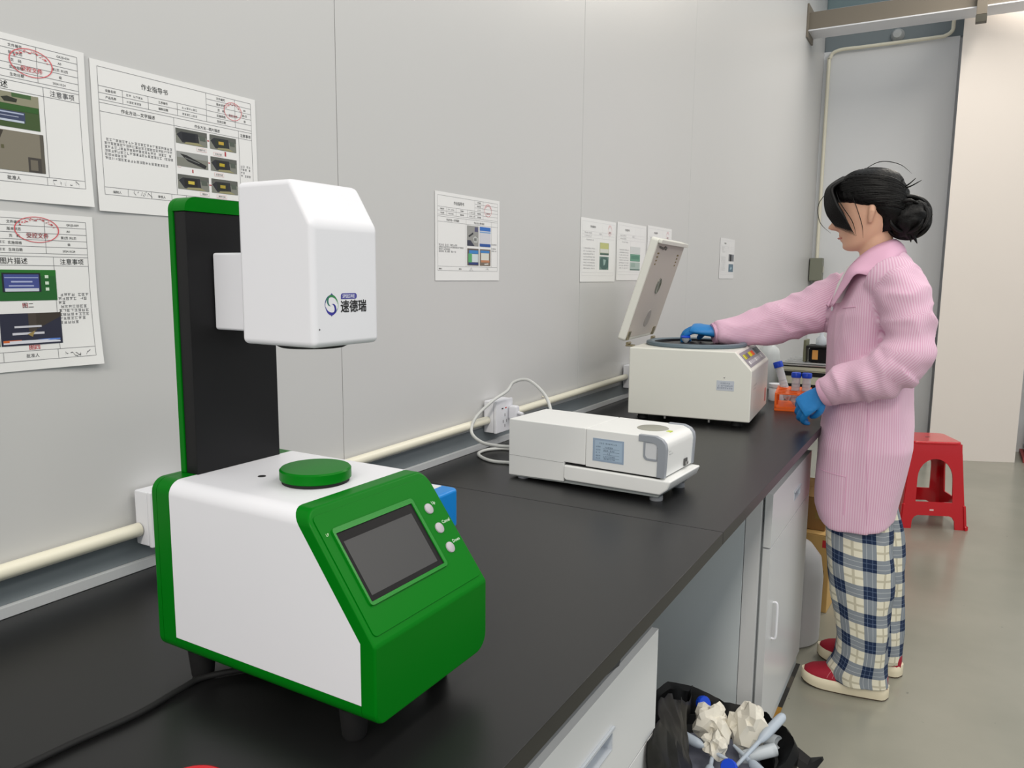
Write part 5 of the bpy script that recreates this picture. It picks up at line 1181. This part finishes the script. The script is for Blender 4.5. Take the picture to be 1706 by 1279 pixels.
gb = thing('stirrer_motor', 'black motor unit with orange label and glass flask on the metal tray', 'motor', (0.585, 3.34, HB+0.1215))
box('motor_body', M_black, gb, -0.01, 0.085, 0, 0.085, 0, 0.058, 0.005); box('motor_cap', M_rubber, gb, -0.02, 0.095, -0.01, 0.095, 0.0585, 0.068, 0.003)
box('orange_label', ink((222, 160, 84)), gb, 0.004, 0.026, -0.0012, -0.0002, 0.012, 0.05); box('side_plate', mat('olive_plate', (110, 112, 88), 0.5), gb, -0.032, -0.021, 0.0, 0.08, 0.0, 0.09, 0.002)
lathe('glass_flask', M_clear, gb, [(0.018, 0.0685), (0.022, 0.075), (0.02, 0.095), (0.009, 0.108), (0.008, 0.12), (0.007, 0.12), (0.008, 0.106), (0.017, 0.094), (0.018, 0.0685)], (0.03, 0.04, 0), 20)
lathe('stopper', M_rubber, gb, [(0, 0.069), (0.015, 0.069), (0.015, 0.10), (0, 0.105)], (0.08, 0.05, 0), 16)

# grey drum and cartons under the bench
dr = thing('plastic_drum', 'pale grey round plastic drum under the bench beyond the far cabinet', 'drum', (0.60, 2.875, 0))
M_drum = mat('pale_grey_plastic', (176, 176, 178), 0.4)
lathe('drum_body', M_drum, dr, [(0, 0), (0.132, 0), (0.140, 0.008), (0.142, 0.24), (0.132, 0.31), (0.10, 0.352), (0.062, 0.372), (0.05, 0.375), (0, 0.375)], n=40)
lathe('drum_cap', M_white, dr, [(0.045, 0.3755), (0.047, 0.378), (0.045, 0.4), (0, 0.402)], n=26)
def carton(label, x0, x1, y0, y1, z0, z1, col, rz=0.0, mark=None):
    t = thing('cardboard_box', label, 'box', (x0, y0, z0), rz); w, dd, h = x1-x0, y1-y0, z1-z0
    m = mat('cardboard_%d' % col[0], col, 0.8, var=0.06, scale=14)
    box('carton_body', m, t, 0, w, 0, dd, 0, h-0.004, 0.003)
    box('flap', m, t, 0.002, w-0.002, 0.002, dd/2-0.001, h-0.0038, h, 0.0008); box('flap', m, t, 0.002, w-0.002, dd/2+0.001, dd-0.002, h-0.0038, h, 0.0008)
    box('packing_tape', mat('tan_tape', (196, 164, 104), 0.3), t, w-0.0002, w+0.0006, dd*0.42, dd*0.58, h*0.55, h-0.002)
    if mark: box('printed_mark', ink(mark), t, w-0.03, w-0.005, -0.0006, 0.0, h-0.05, h-0.02)
    box('printed_sign', ink((136, 112, 56)), t, w-0.04, w-0.018, -0.0006, 0.0, h*0.35, h*0.55)
carton('large tan cardboard box standing behind the grey drum under the bench', 0.36, 0.730, 3.16, 3.52, 0.0, 0.315, (198, 160, 98), math.radians(-3), (190, 40, 44))
carton('brown cardboard box stacked on the tan box under the bench', 0.34, 0.700, 3.18, 3.5, 0.316, 0.45, (140, 104, 58), math.radians(2))

# waste bag with rubbish
wb = thing('waste_bin', 'black bag lined waste bin full of used tubes under the bench', 'bin', (0.677, 1.64, 0))
lathe('bin_shell', M_rubber, wb, [(0, 0.002), (0.115, 0.002), (0.145, 0.25), (0.138, 0.25), (0.11, 0.01), (0, 0.01)], n=30)
bm = bmesh.new(); rr = []; n = 72
for k, (r, z, amp) in enumerate(((0.10, 0.20, 0.3), (0.128, 0.235, 0.6), (0.142, 0.268, 1.0), (0.150, 0.280, 1.1), (0.163, 0.262, 1.2), (0.172, 0.20, 1.5), (0.170, 0.12, 1.7), (0.160, 0.05, 1.6), (0.15, 0.006, 1.0))):
    r_ = []
    for i in range(n):
        t = 2*math.pi*i/n; q = Vector((math.cos(t)*2.2, math.sin(t)*2.2, z*9)); h = noise.noise(q)*0.018*amp+noise.noise(q*2.7)*0.009*amp+noise.noise(q*6)*0.004*amp
        up = (0.035*max(0, math.cos(t-2.4))**2+0.02*math.sin(3*t)) if 2 <= k <= 4 else 0.0
        r_.append(((r+h)*math.cos(t), (r+h)*math.sin(t)*1.12, max(0.003, z+up+noise.noise(q+Vector((5, 0, 0)))*0.014*amp*(1 if z > 0.03 else 0))))
    rr.append(r_)
bm_loft(bm, rr, False); from_bm('bag_liner', bm, mat('black_film', (10, 10, 11), 0.5, spec=0.25), wb, 25)
bm = bmesh.new(); bm_loft(bm, [[(0.15, 0.06, 0.265), (0.165, 0.05, 0.25), (0.17, 0.10, 0.24), (0.15, 0.11, 0.26)], [(0.20, 0.05, 0.25), (0.205, 0.04, 0.225), (0.21, 0.08, 0.22), (0.20, 0.09, 0.245)], [(0.225, 0.07, 0.265), (0.228, 0.068, 0.258), (0.229, 0.078, 0.256), (0.226, 0.08, 0.262)]]); from_bm('bag_corner', bm, mat('black_film', (10, 10, 11), 0.5, spec=0.25), wb, 25)
lathe('rubbish_bed', mat('grey_rubbish', (120, 124, 140), 0.6, var=0.3, scale=40), wb, [(0, 0.222), (0.06, 0.226), (0.12, 0.215), (0.125, 0.2), (0, 0.2)], n=24)
def tissue(label, c, s, seed):
    bm = bmesh.new(); bmesh.ops.create_icosphere(bm, subdivisions=3, radius=1.0)
    for v_ in bm.verts:
        q = v_.co.copy(); h = 0.92+0.75*noise.noise(q*1.1+Vector((seed, 0, 0)))+0.45*(0.4-abs(noise.noise(q*1.9+Vector((0, seed, 0)))))+0.30*noise.noise(q*3.1+Vector((0, 0, seed)))
        v_.co = Vector((q.x*s[0], q.y*s[1], q.z*s[2]))*h
    o = from_bm('crumpled_tissue', bm, mat('tissue_white', (226, 222, 210), 0.9), None, 18); o.location = c
    return tag(o, label, 'tissue')
tissue('left crumpled white tissue on top of the rubbish in the waste bin', (0.6700, 1.6750, 0.30), (0.036, 0.036, 0.036), 3.1)
tissue('right upright crumpled white tissue in the waste bin', (0.7420, 1.6920, 0.305), (0.038, 0.028, 0.046), 8.4)
tissue('small crumpled tissue scrap in the middle of the waste bin', (0.6920, 1.6100, 0.283), (0.026, 0.026, 0.026), 14.0)
def pipette(label, a, b):
    a, b = Vector(a), Vector(b); d = b-a
    t = thing('used_pipette', label, 'pipette', a)
    tube('bulb', mat('milky_pipette', (196, 208, 222), 0.3, alpha=0.75), t, [tuple(d*0)+(0.004,), tuple(d*0.06)+(0.0105,), tuple(d*0.3)+(0.011,), tuple(d*0.42)+(0.0095,), tuple(d*0.5)+(0.005,)], 0, 12)
    tube('stem', mat('milky_pipette', (196, 208, 222), 0.3, alpha=0.75), t, [tuple(d*0.5)+(0.005,), tuple(d*0.8)+(0.0045,), tuple(d)+(0.003,)], 0, 10)
pipette('used plastic pipette sticking out of the waste bin at the right', (0.8170, 1.7200, 0.335), (0.7420, 1.5700, 0.262))
pipette('used plastic pipette lying at the left of the waste bin', (0.6100, 1.6050, 0.287), (0.7320, 1.5850, 0.272))
pipette('used plastic pipette lying across the front of the waste bin', (0.8170, 1.5550, 0.278), (0.7270, 1.6400, 0.275))
pipette('used plastic pipette pointing to the front of the waste bin', (0.7070, 1.5000, 0.262), (0.6900, 1.6100, 0.27))
def screw_cap(label, c, n_):
    n_ = Vector(n_).normalized(); x = n_.orthogonal().normalized(); t = thing('screw_cap', label, 'cap', c); t.rotation_euler = frame((0, 0, 0), x, n_.cross(x), n_).to_euler()
    lathe('cap_shell', M_blue, t, [(0.015, 0), (0.0172, 0.0005), (0.0172, 0.011), (0.0155, 0.0135), (0, 0.0135)], n=28)
    for k in range(14): box('grip_rib', M_blue, t, 0.0170, 0.0178, -0.001, 0.001, 0.001, 0.0105, mw=Matrix.Rotation(2*math.pi*k/14, 4, 'Z'))
screw_cap('bright blue screw cap at the front of the waste bin', (0.7420, 1.5430, 0.282), (-0.1, -0.7, 0.6))
screw_cap('dark blue screw cap at the back left of the waste bin', (0.6340, 1.7050, 0.315), (0.7, -0.5, 0.4))
t = thing('used_tube', 'clear tube without a cap at the front of the waste bin', 'tube', (0.7270, 1.5000, 0.268)); t.rotation_euler = (math.radians(75), 0, math.radians(20))
lathe('tube_wall', M_clear, t, [(0, 0), (0.012, 0.004), (0.0145, 0.014), (0.0145, 0.07), (0.013, 0.07), (0.013, 0.014), (0, 0.006)], n=20)

fl_ = [[(0.7085, 1.10, 0.578), (0.7085, 1.152, 0.573), (0.664, 1.30, 0.540), (0.640, 1.48, 0.442), (0.622, 1.62, 0.362), (0.600, 1.74, 0.33)],
       [(0.7120, 1.09, 0.535), (0.7150, 1.152, 0.520), (0.700, 1.29, 0.452), (0.672, 1.43, 0.385), (0.640, 1.56, 0.315), (0.600, 1.70, 0.28)],
       [(0.7180, 1.085, 0.42), (0.722, 1.155, 0.40), (0.715, 1.29, 0.33), (0.695, 1.43, 0.28), (0.66, 1.53, 0.24), (0.60, 1.68, 0.22)],
       [(0.722, 1.10, 0.25), (0.726, 1.18, 0.2), (0.722, 1.31, 0.16), (0.70, 1.44, 0.12), (0.66, 1.54, 0.12), (0.60, 1.66, 0.14)],
       [(0.728, 1.13, 0.02), (0.732, 1.22, 0.02), (0.726, 1.34, 0.015), (0.70, 1.45, 0.015), (0.66, 1.54, 0.02), (0.60, 1.66, 0.02)]]
gv = [cat(r, 6) for r in fl_]; gv = [list(q) for q in zip(*[cat(c_, 5) for c_ in zip(*gv)])]
v, f = [], []; K = len(gv[0])
for a, r in enumerate(gv):
    for b_, q in enumerate(r):
        qq = Vector(q); w = 0.010 if 4 < b_ else 0.004; v.append((qq.x+noise.noise(qq*22)*w-0.677, qq.y+noise.noise(qq*19+Vector((4, 0, 0)))*w-1.64, max(0.004, qq.z+noise.noise(qq*24+Vector((0, 7, 0)))*w)))
for a in range(len(gv)-1):
    for b_ in range(K-1): f.append((a*K+b_, a*K+b_+1, (a+1)*K+b_+1, (a+1)*K+b_))
fo = pyd('bag_flap', v, f, mat('black_film', (10, 10, 11), 0.5, spec=0.25), wb, 30); so = fo.modifiers.new('thickness', 'SOLIDIFY'); so.thickness = 0.0012
for lbl, c_, rot in (('used clear tube lying at the back of the waste bin', (0.735, 1.735, 0.262), (80, 0, 65)), ('used clear tube lying in the middle of the waste bin', (0.745, 1.62, 0.262), (82, 0, 130)), ('used clear tube lying beside the bright blue cap in the bin', (0.775, 1.565, 0.258), (84, 0, 40))):
    t = thing('used_tube', lbl, 'tube', c_); t.rotation_euler = tuple(math.radians(a) for a in rot)
    lathe('tube_wall', M_clear, t, [(0, 0), (0.012, 0.004), (0.0145, 0.014), (0.0145, 0.085), (0.013, 0.085), (0.013, 0.014), (0, 0.006)], n=20)

# red plastic stool
st = thing('plastic_stool', 'glossy red plastic stool on the floor behind the woman', 'stool', (1.003, 4.70, 0), math.radians(22.5))
BW, TW, SH = 0.164, 0.128, 0.455
def arch(cx, w, z0, z1, n=12, r=1.0):
    pts = [(cx-w, z0)]
    for i in range(n+1): a = math.pi-math.pi*i/n; pts.append((cx+w*math.cos(a), z1-w*0.95+w*0.95*math.sin(a)))
    pts.append((cx+w, z0)); return pts
for k in range(4):
    out = [(-BW-0.012, 0.0), (-BW-0.012, 0.02), (-BW-0.004, 0.024), (-BW+0.004, 0.128), (-BW+0.014, 0.135), (-TW, SH-0.052), (-TW+0.002, SH-0.045), (-TW+0.002, SH), (TW-0.002, SH), (TW-0.002, SH-0.045), (TW, SH-0.052), (BW-0.014, 0.135), (BW-0.004, 0.128), (BW+0.004, 0.024), (BW+0.012, 0.02), (BW+0.012, 0.0), (0.110, 0.0)]
    low = [(0.110, 0.0)]+[(0.110*math.cos(a), 0.0) for a in ()]
    lowarc = [(0.108, 0.02), (0.106, 0.045), (0.095, 0.064), (0.078, 0.072), (-0.078, 0.072), (-0.095, 0.064), (-0.106, 0.045), (-0.108, 0.02), (-0.110, 0.0)]
    outer_ = out+lowarc
    win = [(-0.092, 0.145), (0.092, 0.145)]+[(0.088*math.cos(math.pi*i/12)*(1.0), 0.27+0.105*math.sin(math.pi*i/12)) for i in range(13)]
    lean = math.atan2(BW-TW, SH)
    mw = Matrix.Rotation(math.pi/2*k, 4, 'Z') @ Matrix.Translation((0, -BW, 0)) @ Matrix.Rotation(-lean, 4, 'X')
    sd = holes('side_panel', M_red, st, outer_, [win[::-1]], 0.0, 0.0075, 'y', 30, mw)
    if k == 0: box('sticker', ink((222, 190, 186)), sd, -0.02, 0.0, -0.0006, 0.0, 0.098, 0.106)
prism('seat', M_red, st, rrect(-TW-0.002, TW+0.002, -TW-0.002, TW+0.002, 0.035, 8), SH-0.010, SH+0.010, 'z', 0.008, 4, 50)
lathe('seat_hole', mat('deep_red', (96, 6, 14), 0.5), st, [(0, 0.0004), (0.012, 0.0004), (0.013, 0)], (0, 0, SH+0.01), 20)
